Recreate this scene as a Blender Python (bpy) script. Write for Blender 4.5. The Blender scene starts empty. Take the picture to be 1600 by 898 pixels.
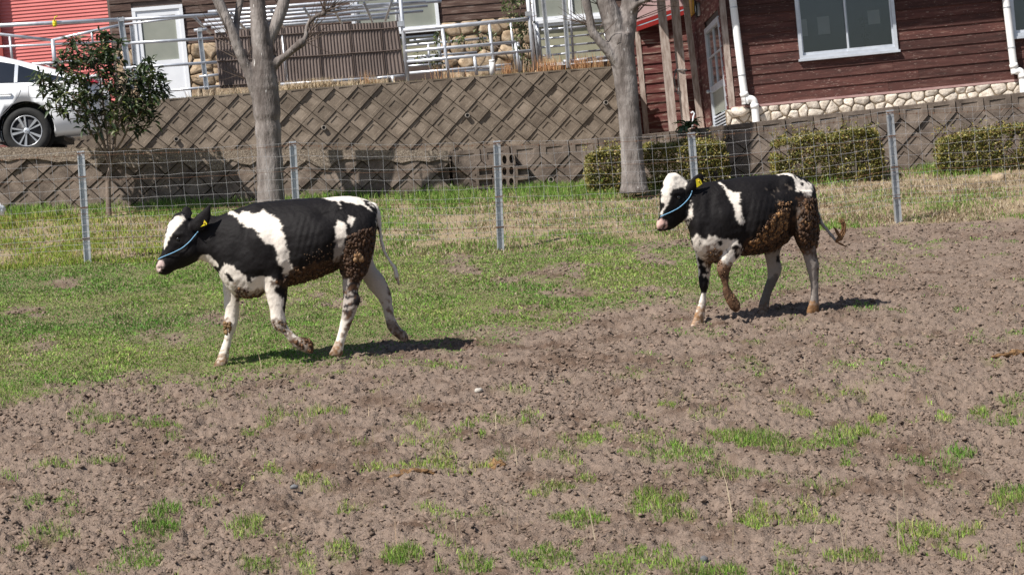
import bpy, bmesh, math, random
import numpy as np
from math import sin, cos, pi, radians, tan, atan2, sqrt
from mathutils import Vector, Matrix, Euler

SC = bpy.context.scene
COL = SC.collection
random.seed(7)
RNG = np.random.default_rng(11)

# ------------------------------------------------------------------ camera
FPX = 3208.0                       # focal length in photo pixels (photo 1600 x 898)
ROLL, PITCH = radians(5.6), radians(1.5)
CAM = np.array([0.0, 0.0, 2.5])
_F = np.array([0, cos(PITCH), -sin(PITCH)])
_R0 = np.array([1.0, 0, 0]); _U0 = np.array([0, sin(PITCH), cos(PITCH)])
_R = _R0 * cos(ROLL) - _U0 * sin(ROLL)
_U = _U0 * cos(ROLL) + _R0 * sin(ROLL)
cam_d = bpy.data.cameras.new('camera')
cam = bpy.data.objects.new('camera', cam_d); COL.objects.link(cam)
cam_d.sensor_width = 36.0
cam_d.lens = FPX / 1600 * 36
cam_d.clip_start = 0.1; cam_d.clip_end = 3000
cam_d.dof.use_dof = True
cam_d.dof.focus_distance = 15.6
cam_d.dof.aperture_fstop = 11.0
cam.matrix_world = Matrix(((_R[0], _U[0], -_F[0], CAM[0]), (_R[1], _U[1], -_F[1], CAM[1]),
                           (_R[2], _U[2], -_F[2], CAM[2]), (0, 0, 0, 1)))
SC.camera = cam

# ------------------------------------------------------------------ light
TOSUN = Vector((-0.44, -0.425, 0.788)).normalized()
w = bpy.data.worlds.new('World'); SC.world = w; w.use_nodes = True
nt = w.node_tree
bg = nt.nodes['Background']; bg.inputs['Strength'].default_value = 0.07
sky = nt.nodes.new('ShaderNodeTexSky'); sky.sky_type = 'NISHITA'; sky.sun_disc = False
sky.sun_elevation = math.asin(TOSUN.z); sky.sun_rotation = atan2(TOSUN.x, TOSUN.y)
sky.air_density = 1.0; sky.dust_density = 1.2
nt.links.new(sky.outputs[0], bg.inputs[0])
sl = bpy.data.lights.new('sun', 'SUN'); sl.energy = 4.9; sl.angle = radians(0.53); sl.color = (1.0, 0.955, 0.89)
so = bpy.data.objects.new('sun', sl); COL.objects.link(so); so.location = (-8, -8, 20)
so.rotation_euler = TOSUN.to_track_quat('Z', 'Y').to_euler()
SC.view_settings.view_transform = 'Standard'; SC.view_settings.look = 'None'
SC.view_settings.exposure = 0.46; SC.view_settings.gamma = 1.0; SC.view_settings.use_curve_mapping = False
SC.render.resolution_x = 1024; SC.render.resolution_y = 574
SC.cycles.max_bounces = 5; SC.cycles.transparent_max_bounces = 6

# ------------------------------------------------------------------ pixel <-> world
def ray(px, py):
    return _F + (px - 800) / FPX * _R + (449 - py) / FPX * _U
def P(px, py, d):
    """world point seen at photo pixel (px,py) at distance d along +Y"""
    v = ray(px, py)
    return CAM + v / v[1] * d
def project(q):
    q = np.asarray(q, float) - CAM
    z = q @ _F
    return 800 + FPX * (q @ _R) / z, 449 - FPX * (q @ _U) / z

class Plane:
    """a vertical plane through two plan points"""
    def __init__(s, a, b):
        s.a = np.array([a[0], a[1], 0.0]); d = np.array([b[0] - a[0], b[1] - a[1], 0.0])
        s.h = d / np.linalg.norm(d); s.n = np.array([s.h[1], -s.h[0], 0.0])   # n looks to the camera side
        if s.n[1] > 0: s.n = -s.n
    def off(s, m):               # plane moved m metres away from the camera
        q = Plane(s.a[:2], (s.a + s.h)[:2]); q.a = s.a - s.n * m; return q
    def hit(s, px, py):
        v = ray(px, py); t = ((s.a - CAM) @ s.n) / (v @ s.n)
        return CAM + v * t
    def st(s, px, py):
        q = s.hit(px, py); return float((q - s.a) @ s.h), float(q[2])
    def w(s, u, z, out=0.0):     # point from along-distance u, height z, metres proud of the plane
        return s.a + s.h * u + np.array([0, 0, z]) + s.n * out

# ------------------------------------------------------------------ noise
def _hash2(ix, iy, seed):
    h = (ix.astype(np.int64) * 374761393 + iy.astype(np.int64) * 668265263 + seed * 1442695041) & 0xffffffff
    h = ((h ^ (h >> 13)) * 1274126177) & 0xffffffff
    h = (h ^ (h >> 16)) & 0xffffffff
    return h / 4294967295.0
def vnoise(x, y, seed=0):
    ix = np.floor(x); iy = np.floor(y); fx = x - ix; fy = y - iy
    fx = fx * fx * (3 - 2 * fx); fy = fy * fy * (3 - 2 * fy)
    a = _hash2(ix, iy, seed); b = _hash2(ix + 1, iy, seed); c = _hash2(ix, iy + 1, seed); d = _hash2(ix + 1, iy + 1, seed)
    return (a * (1 - fx) + b * fx) * (1 - fy) + (c * (1 - fx) + d * fx) * fy
def fbm(x, y, seed=0, oct=4):
    s = 0; a = 1; t = 0
    for k in range(oct):
        s = s + a * vnoise(x * 2 ** k + k * 17.3, y * 2 ** k - k * 9.1, seed + k); t += a; a *= .5
    return s / t
def worley(x, y, seed=0):
    ix = np.floor(x); iy = np.floor(y); best = np.full(x.shape, 9.); bid = np.zeros(x.shape)
    for dx in (-1, 0, 1):
        for dy in (-1, 0, 1):
            cx = ix + dx; cy = iy + dy; a = _hash2(cx, cy, seed); b = _hash2(cx, cy, seed + 91)
            d = (cx + .1 + .8 * a - x) ** 2 + (cy + .1 + .8 * b - y) ** 2; k = d < best
            best = np.where(k, d, best); bid = np.where(k, _hash2(cx, cy, seed + 177), bid)
    return np.sqrt(best), bid
def inpoly(px, py, poly):
    px = np.asarray(px, float); py = np.asarray(py, float)
    r = np.zeros(px.shape, bool); n = len(poly); j = n - 1
    for i in range(n):
        xi, yi = poly[i]; xj, yj = poly[j]
        if yi != yj:
            c = ((yi > py) != (yj > py)) & (px < (xj - xi) * (py - yi) / (yj - yi) + xi)
            r ^= c
        j = i
    return r

# ------------------------------------------------------------------ mesh collecting
class MB:
    def __init__(s): s.v = []; s.f = []
    def add(s, vs, fs):
        n = len(s.v); s.v.extend([tuple(map(float, q)) for q in vs]); s.f.extend([tuple(i + n for i in f) for f in fs])
    def box(s, c, ax, ay, az):
        """centre and three half-axis vectors"""
        c, ax, ay, az = map(np.asarray, (c, ax, ay, az))
        vs = [c + i * ax + j * ay + k * az for i in (-1, 1) for j in (-1, 1) for k in (-1, 1)]
        s.add(vs, [(0, 1, 3, 2), (4, 6, 7, 5), (0, 4, 5, 1), (2, 3, 7, 6), (0, 2, 6, 4), (1, 5, 7, 3)])
    def slab(s, pl, u0, u1, z0, z1, o0, o1):
        """axis-aligned slab on a plane: u0..u1 along, z0..z1 up, o0..o1 proud"""
        c = pl.w((u0 + u1) / 2, (z0 + z1) / 2, (o0 + o1) / 2)
        s.box(c, pl.h * abs(u1 - u0) / 2, np.array([0, 0, abs(z1 - z0) / 2]), pl.n * abs(o1 - o0) / 2)
    def tube(s, pts, r, seg=8, cap=True):
        pts = [np.asarray(p, float) for p in pts]; n = len(pts)
        rs = [r] * n if np.isscalar(r) else list(r)
        base = len(s.v); up = None
        for i in range(n):
            t = pts[min(i + 1, n - 1)] - pts[max(i - 1, 0)]; t = t / (np.linalg.norm(t) + 1e-12)
            if up is None:
                up = np.array([0, 0, 1.0]) if abs(t[2]) < .9 else np.array([0, 1.0, 0])
            a = np.cross(t, up); a /= np.linalg.norm(a) + 1e-12; b = np.cross(a, t); up = b
            for k in range(seg):
                q = 2 * pi * k / seg
                s.v.append(tuple(pts[i] + rs[i] * (cos(q) * a + sin(q) * b)))
        for i in range(n - 1):
            for k in range(seg):
                k2 = (k + 1) % seg
                s.f.append((base + i * seg + k, base + i * seg + k2, base + (i + 1) * seg + k2, base + (i + 1) * seg + k))
        if cap:
            s.f.append(tuple(base + k for k in range(seg))[::-1])
            s.f.append(tuple(base + (n - 1) * seg + k for k in range(seg)))
    def rings(s, rings, cap=True, close=True):
        base = len(s.v); m = len(rings[0])
        for r in rings: s.v.extend([tuple(map(float, q)) for q in r])
        for i in range(len(rings) - 1):
            for k in range(m if close else m - 1):
                k2 = (k + 1) % m
                s.f.append((base + i * m + k, base + i * m + k2, base + (i + 1) * m + k2, base + (i + 1) * m + k))
        if cap:
            for i, flip in ((0, True), (len(rings) - 1, False)):
                c = np.mean(np.array(rings[i], float), axis=0); ci = len(s.v); s.v.append(tuple(c))
                for k in range(m):
                    k2 = (k + 1) % m; a, b = base + i * m + k, base + i * m + k2
                    s.f.append((ci, b, a) if flip else (ci, a, b))
    def prism(s, poly, d):
        """planar polygon (3-D points) pushed along vector d"""
        n = len(poly); d = np.asarray(d)
        vs = [np.asarray(p, float) for p in poly] + [np.asarray(p, float) + d for p in poly]
        s.add(vs, [tuple(range(n)), tuple(range(2 * n - 1, n - 1, -1))] + [(i, i + n, (i + 1) % n + n, (i + 1) % n) for i in range(n)])
    def sphere(s, c, rx, ry=None, rz=None, seg=10, rg=6):
        ry = ry or rx; rz = rz or rx; c = np.asarray(c, float); R = []
        for i in range(1, rg):
            a = pi * i / rg
            R.append([c + np.array([rx * sin(a) * cos(2 * pi * k / seg), ry * sin(a) * sin(2 * pi * k / seg), rz * cos(a)]) for k in range(seg)])
        base = len(s.v); s.rings(R, cap=False)
        for i, z, fl in ((0, rz, 1), (len(R) - 1, -rz, 0)):
            ci = len(s.v); s.v.append(tuple(c + np.array([0, 0, z])))
            for k in range(seg):
                a, b = base + i * seg + k, base + i * seg + (k + 1) % seg
                s.f.append((ci, a, b) if fl else (ci, b, a))

def fix_normals(me):
    bm = bmesh.new(); bm.from_mesh(me); bmesh.ops.recalc_face_normals(bm, faces=bm.faces); bm.to_mesh(me); bm.free()

def mesh_np(name, verts, quads=None, tris=None, col=None):
    """fast mesh from arrays"""
    me = bpy.data.meshes.new(name)
    verts = np.asarray(verts, np.float32)
    me.vertices.add(len(verts)); me.vertices.foreach_set('co', verts.ravel())
    L = []; starts = []; n = 0
    if quads is not None and len(quads):
        quads = np.asarray(quads, np.int32); L.append(quads.ravel()); starts.append(np.arange(len(quads)) * 4); n = len(quads) * 4
    if tris is not None and len(tris):
        tris = np.asarray(tris, np.int32); L.append(tris.ravel()); starts.append(n + np.arange(len(tris)) * 3)
    L = np.concatenate(L).astype(np.int32); starts = np.concatenate(starts).astype(np.int32)
    me.loops.add(len(L)); me.loops.foreach_set('vertex_index', L)
    me.polygons.add(len(starts)); me.polygons.foreach_set('loop_start', starts)
    me.update(calc_edges=True); me.validate()
    if col is not None:
        a = me.color_attributes.new('Col', 'FLOAT_COLOR', 'POINT')
        c = np.ones((len(verts), 4), np.float32); c[:, :3] = col
        a.data.foreach_set('color', c.ravel())
    return me

def root_loc(p):
    v = np.zeros(3)
    while p is not None: v = v + np.array(p.location); p = p.parent
    return v
def link(name, me, m, parent=None, smooth=False, loc=None, kind=None):
    o = bpy.data.objects.new(name, me); COL.objects.link(o)
    if m is not None and len(me.materials) == 0: me.materials.append(m)
    if smooth:
        me.polygons.foreach_set('use_smooth', [True] * len(me.polygons))
    if parent is not None:
        o.parent = parent
    if loc is not None:
        o.location = np.asarray(loc) - (root_loc(parent) if parent else 0)
    if kind: o['kind'] = kind
    return o
def obj(name, mb, m, parent=None, smooth=False, kind=None, normals=True):
    """ONE mesh object from world-space geometry"""
    me = bpy.data.meshes.new(name)
    off = root_loc(parent) if parent is not None else np.zeros(3)
    me.from_pydata([tuple(np.array(v) - off) for v in mb.v], [], mb.f); me.update()
    if normals: fix_normals(me)
    return link(name, me, m, parent, smooth, None, kind)
def tag(o, label, cat, group=None):
    o['label'] = label; o['category'] = cat
    if group: o['group'] = group
    return o
def thing(name, label, cat, loc, group=None):
    o = bpy.data.objects.new(name, None); COL.objects.link(o); o.location = tuple(map(float, loc)); o.empty_display_size = .2
    return tag(o, label, cat, group)

# ------------------------------------------------------------------ materials
def nodes(name):
    m = bpy.data.materials.new(name); m.use_nodes = True
    t = m.node_tree; b = t.nodes['Principled BSDF']
    return m, t, b
def N(t, kind, **kw):
    n = t.nodes.new(kind)
    for k, v in kw.items():
        if k in n.inputs: n.inputs[k].default_value = v
        else: setattr(n, k, v)
    return n
def mat(name, cols, scale=8., rough=.8, bump=.0, bscale=60., metal=0., stretch=(1, 1, 1), rnd=0., detail=5., lo=.35, hi=.65, spec=.3,
        spots=None, coat=0., world=False):
    """noise-mixed colours; rnd = brightness scatter from object to object; spots = (colour, scale, threshold)"""
    m, t, b = nodes(name)
    tc = N(t, 'ShaderNodeTexCoord'); oi = N(t, 'ShaderNodeObjectInfo')
    mp = N(t, 'ShaderNodeMapping'); mp.inputs['Scale'].default_value = stretch
    if world:
        ge = N(t, 'ShaderNodeNewGeometry'); t.links.new(ge.outputs['Position'], mp.inputs[0])
    else:
        ad = N(t, 'ShaderNodeVectorMath', operation='ADD')
        ml = N(t, 'ShaderNodeVectorMath', operation='SCALE'); ml.inputs[0].default_value = (37., 11., 53.)
        t.links.new(oi.outputs['Random'], ml.inputs['Scale']); t.links.new(tc.outputs['Object'], ad.inputs[0]); t.links.new(ml.outputs[0], ad.inputs[1])
        t.links.new(ad.outputs[0], mp.inputs[0])
    n = N(t, 'ShaderNodeTexNoise', Scale=scale, Detail=detail, Roughness=.62); t.links.new(mp.outputs[0], n.inputs['Vector'])
    cr = N(t, 'ShaderNodeValToRGB'); t.links.new(n.outputs['Fac'], cr.inputs[0])
    e = cr.color_ramp.elements
    e[0].position = lo; e[1].position = hi; e[0].color = (*cols[0], 1); e[1].color = (*cols[-1], 1)
    for k, c in enumerate(cols[1:-1]):
        x = e.new(lo + (hi - lo) * (k + 1) / (len(cols) - 1)); x.color = (*c, 1)
    out = cr.outputs[0]
    if spots:
        n3 = N(t, 'ShaderNodeTexNoise', Scale=spots[1], Detail=2.); t.links.new(mp.outputs[0], n3.inputs['Vector'])
        r3 = N(t, 'ShaderNodeValToRGB'); r3.color_ramp.elements[0].position = spots[2]; r3.color_ramp.elements[1].position = spots[2] + .04
        t.links.new(n3.outputs['Fac'], r3.inputs[0])
        mx = N(t, 'ShaderNodeMixRGB'); mx.inputs[2].default_value = (*spots[0], 1)
        t.links.new(r3.outputs[0], mx.inputs[0]); t.links.new(out, mx.inputs[1]); out = mx.outputs[0]
    if rnd:
        hs = N(t, 'ShaderNodeHueSaturation'); ma = N(t, 'ShaderNodeMath', operation='MULTIPLY_ADD')
        ma.inputs[1].default_value = 2 * rnd; ma.inputs[2].default_value = 1 - rnd
        t.links.new(oi.outputs['Random'], ma.inputs[0]); t.links.new(ma.outputs[0], hs.inputs['Value']); t.links.new(out, hs.inputs['Color']); out = hs.outputs[0]
    t.links.new(out, b.inputs['Base Color'])
    b.inputs['Roughness'].default_value = rough; b.inputs['Metallic'].default_value = metal
    b.inputs['Specular IOR Level'].default_value = spec
    if coat: b.inputs['Coat Weight'].default_value = coat; b.inputs['Coat Roughness'].default_value = .06
    if bump:
        n2 = N(t, 'ShaderNodeTexNoise', Scale=bscale, Detail=4., Roughness=.6); t.links.new(mp.outputs[0], n2.inputs['Vector'])
        bp = N(t, 'ShaderNodeBump', Strength=bump, Distance=.02); t.links.new(n2.outputs['Fac'], bp.inputs['Height']); t.links.new(bp.outputs[0], b.inputs['Normal'])
    return m
def vcol_mat(name, rough=.8, spec=.2, bump=0., bscale=200., var=.0, vscale=40., trans=0., sheen=0., bdist=.01):
    m, t, b = nodes(name)
    a = N(t, 'ShaderNodeAttribute', attribute_name='Col'); out = a.outputs['Color']
    tc = N(t, 'ShaderNodeTexCoord')
    if var:
        n = N(t, 'ShaderNodeTexNoise', Scale=vscale, Detail=5., Roughness=.65); t.links.new(tc.outputs['Object'], n.inputs['Vector'])
        ma = N(t, 'ShaderNodeMath', operation='MULTIPLY_ADD'); ma.inputs[1].default_value = 2 * var; ma.inputs[2].default_value = 1 - var
        hs = N(t, 'ShaderNodeHueSaturation'); t.links.new(n.outputs['Fac'], ma.inputs[0]); t.links.new(ma.outputs[0], hs.inputs['Value'])
        t.links.new(out, hs.inputs['Color']); out = hs.outputs[0]
    t.links.new(out, b.inputs['Base Color']); b.inputs['Roughness'].default_value = rough; b.inputs['Specular IOR Level'].default_value = spec
    if sheen: b.inputs['Sheen Weight'].default_value = sheen
    if bump:
        n2 = N(t, 'ShaderNodeTexNoise', Scale=bscale, Detail=3.); t.links.new(tc.outputs['Object'], n2.inputs['Vector'])
        bp = N(t, 'ShaderNodeBump', Strength=bump, Distance=bdist); t.links.new(n2.outputs['Fac'], bp.inputs['Height']); t.links.new(bp.outputs[0], b.inputs['Normal'])
    if trans:
        tr = N(t, 'ShaderNodeBsdfTranslucent'); t.links.new(out, tr.inputs['Color'])
        mx = N(t, 'ShaderNodeMixShader', Fac=trans); t.links.new(b.outputs[0], mx.inputs[1]); t.links.new(tr.outputs[0], mx.inputs[2])
        t.links.new(mx.outputs[0], t.nodes['Material Output'].inputs['Surface'])
    return m

M = {}
M['soil'] = None
M['steel'] = mat('galvanised_steel', [(.42, .435, .455), (.60, .615, .635)], 9, .42, metal=.55, rnd=.1, spec=.5)
M['wire'] = mat('fence_wire', [(.30, .29, .29), (.46, .45, .45)], 6, .5, metal=.4)
M['rust'] = mat('rusty_wire', [(.10, .055, .035), (.20, .11, .07)], 20, .9)
M['pipe'] = mat('pipe_steel', [(.48, .50, .55), (.70, .72, .76)], 5, .36, metal=.45, rnd=.08, spec=.5)
M['block'] = mat('block_concrete', [(.135, .105, .080), (.185, .147, .112), (.24, .193, .15)], 5, .95, bump=.25, bscale=70, rnd=.16, detail=8)
M['block_dark'] = mat('mossy_block_concrete', [(.098, .076, .062), (.158, .124, .10), (.225, .18, .147)], 5, .95, bump=.3, bscale=60, rnd=.14, detail=8)
M['cap'] = mat('exposed_aggregate_concrete', [(.12, .095, .075), (.25, .2, .155), (.42, .36, .29)], 42, .95, bump=.8, bscale=70, detail=3, lo=.3, hi=.72)
M['groove'] = mat('joint_mortar', [(.07, .052, .04), (.12, .09, .07)], 9, 1.)
M['concrete'] = mat('plain_concrete', [(.24, .21, .18), (.36, .32, .28)], 7, .95, bump=.2, bscale=60, rnd=.1)
M['asphalt'] = mat('driveway_concrete', [(.12, .11, .10), (.2, .185, .165)], 5, .95)
M['brownwood'] = mat('weathered_brown_siding', [(.05, .03, .025), (.095, .058, .046), (.21, .165, .14)], 3.2, .85, bump=.35, bscale=22, stretch=(1, 1, 9), rnd=.22, lo=.33, hi=.72, detail=8)
M['redwood'] = mat('peeling_red_brown_siding', [(.042, .017, .014), (.082, .030, .024), (.16, .095, .076)], 2.6, .72, bump=.4, bscale=20, stretch=(1, 1, 9), rnd=.34, lo=.33, hi=.80, detail=8, spots=((.26, .19, .16), 14, .66))
M['annexwood'] = mat('flaking_red_siding', [(.10, .026, .024), (.16, .07, .058), (.40, .34, .28)], 3.0, .85, bump=.35, bscale=20, stretch=(1, 1, 8), rnd=.25, lo=.42, hi=.70, detail=8)
M['greywood'] = mat('silvered_timber', [(.24, .18, .15), (.36, .29, .25), (.48, .41, .36)], 5, .9, bump=.3, bscale=30, stretch=(6, 6, 1), rnd=.12)
M['redpaint'] = mat('salmon_red_siding', [(.60, .17, .155), (.66, .195, .18)], 2, .6, rnd=.04)
M['redtrim'] = mat('red_trim', [(.22, .018, .016), (.30, .025, .022)], 3, .5)
M['rooftin'] = mat('faded_pink_roof_sheet', [(.20, .125, .12), (.27, .18, .175)], 4, .7)
M['white'] = mat('white_paint', [(.74, .76, .80), (.82, .84, .87)], 3, .45, rnd=.03)
M['alu'] = mat('aluminium_frame', [(.50, .53, .58), (.62, .65, .70)], 6, .4, metal=.3, rnd=.05)
M['pvc'] = mat('white_plastic_pipe', [(.76, .76, .75), (.84, .84, .83)], 4, .4)
M['frost'] = mat('frosted_glass', [(.235, .25, .215), (.30, .31, .265)], 1.6, .5, spec=.4)
M['frosty'] = mat('yellowed_frosted_glass', [(.27, .26, .17), (.38, .37, .28)], 2.2, .55, spec=.3)
M['stone_pale'] = mat('pale_fieldstone', [(.45, .385, .31), (.58, .51, .43), (.68, .61, .53)], 10, .92, bump=.9, bscale=30, rnd=.2)
M['stone_brown'] = mat('brown_fieldstone', [(.23, .16, .10), (.36, .27, .18), (.48, .38, .27)], 9, .9, bump=.5, bscale=45, rnd=.28)
M['mortar'] = mat('mortar', [(.22, .17, .12), (.30, .24, .17)], 20, .95, bump=.4)
M['panel'] = mat('brown_corrugated_plastic', [(.145, .113, .100), (.20, .158, .14)], 2.5, .6, rnd=.08)
M['panel_dark'] = mat('dark_batten', [(.07, .05, .042), (.1, .075, .065)], 6, .8)
M['bark'] = mat('grey_bark', [(.10, .083, .075), (.19, .165, .152), (.31, .28, .262)], 7, .92, bump=1., bscale=34, stretch=(1, 1, .3), spots=((.5, .48, .46), 30, .71), detail=8)
M['twig'] = mat('dark_twig', [(.075, .052, .042), (.13, .1, .08)], 12, .9)
M['stem'] = mat('brown_stem', [(.15, .115, .09), (.24, .19, .155)], 14, .9, bump=.3)
M['leaf'] = vcol_mat('leaf', .42, .45, trans=.18)
M['grass'] = vcol_mat('grass_blade', .65, .2, trans=.25)
M['car'] = mat('white_car_paint', [(.86, .87, .89), (.88, .89, .91)], 1, .28, spec=.5, coat=.8)
M['tyre'] = mat('black_rubber', [(.018, .018, .018), (.032, .031, .03)], 12, .8)
M['rimdark'] = mat('dark_wheel_recess', [(.03, .03, .033), (.05, .05, .055)], 8, .4)
M['rim'] = mat('machined_alloy', [(.38, .39, .41), (.5, .51, .53)], 5, .3, metal=.4, spec=.5)
M['carglass'] = mat('tinted_car_glass', [(.014, .018, .026), (.022, .026, .036)], 1, .06, spec=.6)
M['black'] = mat('black_plastic', [(.012, .012, .012), (.02, .02, .02)], 5, .5)
M['lamp_red'] = mat('red_tail_lamp', [(.30, .006, .008), (.42, .01, .012)], 3, .15, spec=.6, coat=.6)
M['lamp_clear'] = mat('clear_lamp_lens', [(.45, .46, .48), (.6, .6, .62)], 3, .15, spec=.6)
M['yellow'] = mat('yellow_plastic', [(.70, .58, .02), (.8, .68, .04)], 4, .45)
M['amber'] = mat('amber_board', [(.62, .36, .05), (.7, .42, .08)], 4, .6)
M['dung'] = mat('dried_dung', [(.09, .05, .028), (.18, .10, .045), (.29, .175, .085)], 26, .95, bump=.8, bscale=60)
M['mudclump'] = vcol_mat('dried_mud', .7, .3, bump=.4, bscale=150, var=.25, vscale=60)
M['coat'] = vcol_mat('cow_coat', .62, .14, bump=.3, bscale=240, var=.2, vscale=30)
M['rope'] = mat('pale_blue_rope', [(.13, .32, .52), (.25, .48, .68)], 60, .7)
M['eye'] = mat('dark_eye', [(.006, .005, .005), (.012, .01, .009)], 4, .08, spec=.7)
M['hoof'] = mat('muddy_hoof', [(.13, .075, .04), (.24, .15, .085)], 16, .85, bump=.4)
M['stone_white'] = mat('white_pebble', [(.38, .35, .31), (.5, .47, .42)], 9, .8, bump=.3)
M['stone_grey'] = mat('grey_pebble', [(.10, .10, .105), (.17, .17, .175)], 9, .8, bump=.3)
M['room'] = mat('reflection_toned_room', [(.085, .088, .108), (.10, .104, .125)], 1.5, .9)  # paler, bluish tone: reflection in the panes put into the room colour
M['paper'] = mat('pale_paper', [(.44, .43, .40), (.52, .50, .47)], 3, .9)
def glass_mat():
    m, t, b = nodes('window_glass'); 
    tr = N(t, 'ShaderNodeBsdfTransparent'); tr.inputs[0].default_value = (.85, .86, .88, 1)
    gl = N(t, 'ShaderNodeBsdfGlossy'); gl.inputs['Roughness'].default_value = .03
    fr = N(t, 'ShaderNodeFresnel', IOR=1.75)
    mx = N(t, 'ShaderNodeMixShader'); t.links.new(fr.outputs[0], mx.inputs[0]); t.links.new(tr.outputs[0], mx.inputs[1]); t.links.new(gl.outputs[0], mx.inputs[2])
    t.links.new(mx.outputs[0], t.nodes['Material Output'].inputs['Surface'])
    return m
M['glass'] = glass_mat()

# ------------------------------------------------------------------ terrain
# measured spots: (photo x, photo y, distance, weight)
_GP = [(137, 410, 21.5, 3), (782, 392, 22., 3), (1404, 348, 22.5, 3), (467, 402, 21.8, 1), (1092, 372, 22.2, 1),
       (525, 557, 14.98, 4), (338, 578, 15.1, 4), (1270, 491, 16.38, 4), (1088, 512, 16.22, 4), (1190, 493, 16.42, 3),
       (0, 898, 9.3, 2), (800, 898, 9.4, 2), (1600, 898, 9.5, 2), (1600, 560, 14.2, .5), (1600, 440, 18., .5), (0, 610, 14., .5)]
_A = []; _b = []; _pt = []
for a, b_, d, wt in _GP:
    q = P(a, b_, d); _pt.append(q)
    _A.append(wt * np.array([1, q[0], q[1], q[0] * q[1], q[1] ** 2])); _b.append(wt * q[2])
GC = np.linalg.lstsq(np.array(_A), np.array(_b), rcond=None)[0]
_pt = np.array(_pt)
def g_poly(x, y): return GC[0] + GC[1] * x + GC[2] * y + GC[3] * x * y + GC[4] * y * y
_res = _pt[:, 2] - g_poly(_pt[:, 0], _pt[:, 1])
FENCE = Plane(P(137, 410, 21.5)[:2], P(1404, 348, 22.5)[:2])
LA, LB, LC = P(-200, 229, 25.05), P(700, 237, 25.7), P(2000, 100, 26.75)
LOWER1, LOWER2 = Plane(LA[:2], LB[:2]), Plane(LB[:2], LC[:2])
def wall_y(x):
    return np.where(x < LB[0], LA[1] + (x - LA[0]) * (LB[1] - LA[1]) / (LB[0] - LA[0]), LB[1] + (x - LB[0]) * (LC[1] - LB[1]) / (LC[0] - LB[0]))
def g_smooth(x, y):
    x = np.asarray(x, float); y = np.asarray(y, float)
    z = g_poly(np.clip(x, -11, 11), np.clip(y, 1, 27))
    for k in range(10):
        d2 = (x - _pt[k, 0]) ** 2 + (y - _pt[k, 1]) ** 2
        z = z + _res[k] * np.exp(-d2 / (2 * .8 ** 2))
    fy = FENCE.a[1] + (x - FENCE.a[0]) * FENCE.h[1] / FENCE.h[0]
    t = np.clip((y - fy - .15) / (wall_y(x) - fy), 0, 1.15)
    rise = np.interp(x, [-12, -6.2, -3, -.7, 1.2, 3, 4.8, 6.7, 12], [.42, .40, .345, .31, .325, .25, .25, .32, .3])
    return z + rise * t ** 1.15
G_LAWN = [(-400, 395), (300, 392), (760, 392), (1080, 388), (1180, 398), (1300, 402), (1420, 405), (1330, 436), (1240, 448), (1150, 470), (1060, 468), (900, 496),
          (760, 508), (640, 530), (560, 556), (480, 568), (330, 594), (140, 596), (0, 622), (-400, 640)]
# tufts on the bare soil: photo x, y, half width, half height, density
PATCH = [(1110, 690, 115, 17, 1), (1010, 705, 60, 9, .6), (1250, 692, 70, 9, .9), (1150, 738, 60, 8, .5), (930, 688, 25, 8, .8), (1030, 778, 36, 10, .9), (1035, 800, 30, 8, .6), (905, 808, 38, 8, .7), (1015, 795, 25, 7, .7),
         (535, 862, 30, 16, 1), (625, 868, 42, 13, 1), (745, 880, 34, 14, .9), (405, 884, 38, 11, .7), (480, 884, 18, 12, .6), (105, 782, 24, 12, .8),
         (480, 750, 24, 8, .6), (515, 758, 18, 8, .5), (650, 664, 20, 6, .7), (610, 664, 14, 6, .5), (770, 680, 24, 6, .8), (730, 662, 12, 4, .6), (920, 750, 20, 5, .7), (870, 762, 26, 6, .7), (830, 768, 14, 5, .8),
         (1330, 719, 16, 8, .9), (1400, 712, 28, 8, .9), (1500, 706, 22, 6, .7), (1183, 820, 16, 9, .7), (1500, 825, 28, 11, .6), (1440, 858, 30, 9, .7), (1572, 800, 20, 8, .6), (1130, 888, 110, 13, .6),
         (1350, 568, 50, 8, .6), (1400, 572, 40, 6, .6), (1580, 522, 46, 9, .6), (1530, 530, 18, 6, .6), (1395, 592, 22, 6, .6), (1232, 612, 12, 5, .8), (1370, 656, 12, 5, .9), (1532, 643, 14, 6, .7), (1475, 655, 14, 6, .6),
         (995, 862, 14, 9, .8), (945, 875, 14, 10, .7), (1300, 582, 14, 4, .5), (440, 590, 30, 5, .5), (510, 580, 40, 7, .6), (600, 566, 60, 7, .35), (670, 566, 40, 8, .5), (700, 545, 30, 6, .4), (1285, 855, 30, 8, .5), (1330, 868, 40, 10, .6),
         (1590, 620, 30, 6, .5), (1260, 640, 9, 4, .5), (1200, 700, 40, 10, .7), (80, 800, 20, 6, .4), (265, 800, 12, 6, .35), (330, 830, 16, 6, .35), (200, 770, 8, 5, .3), (690, 885, 16, 10, .5), (1080, 805, 20, 7, .4), (1270, 755, 50, 6, .25),
         (1100, 440, 40, 8, .9), (1020, 462, 60, 9, .8), (1290, 430, 60, 8, .7), (1440, 380, 50, 7, .6), (850, 860, 14, 7, .5), (900, 850, 10, 7, .5), (640, 690, 20, 4, .4), (850, 715, 18, 5, .35),
         (1240, 500, 24, 5, .5), (1350, 480, 20, 6, .5), (1180, 535, 14, 5, .4), (1110, 520, 24, 6, .6), (1060, 470, 40, 8, .6)]
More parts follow.
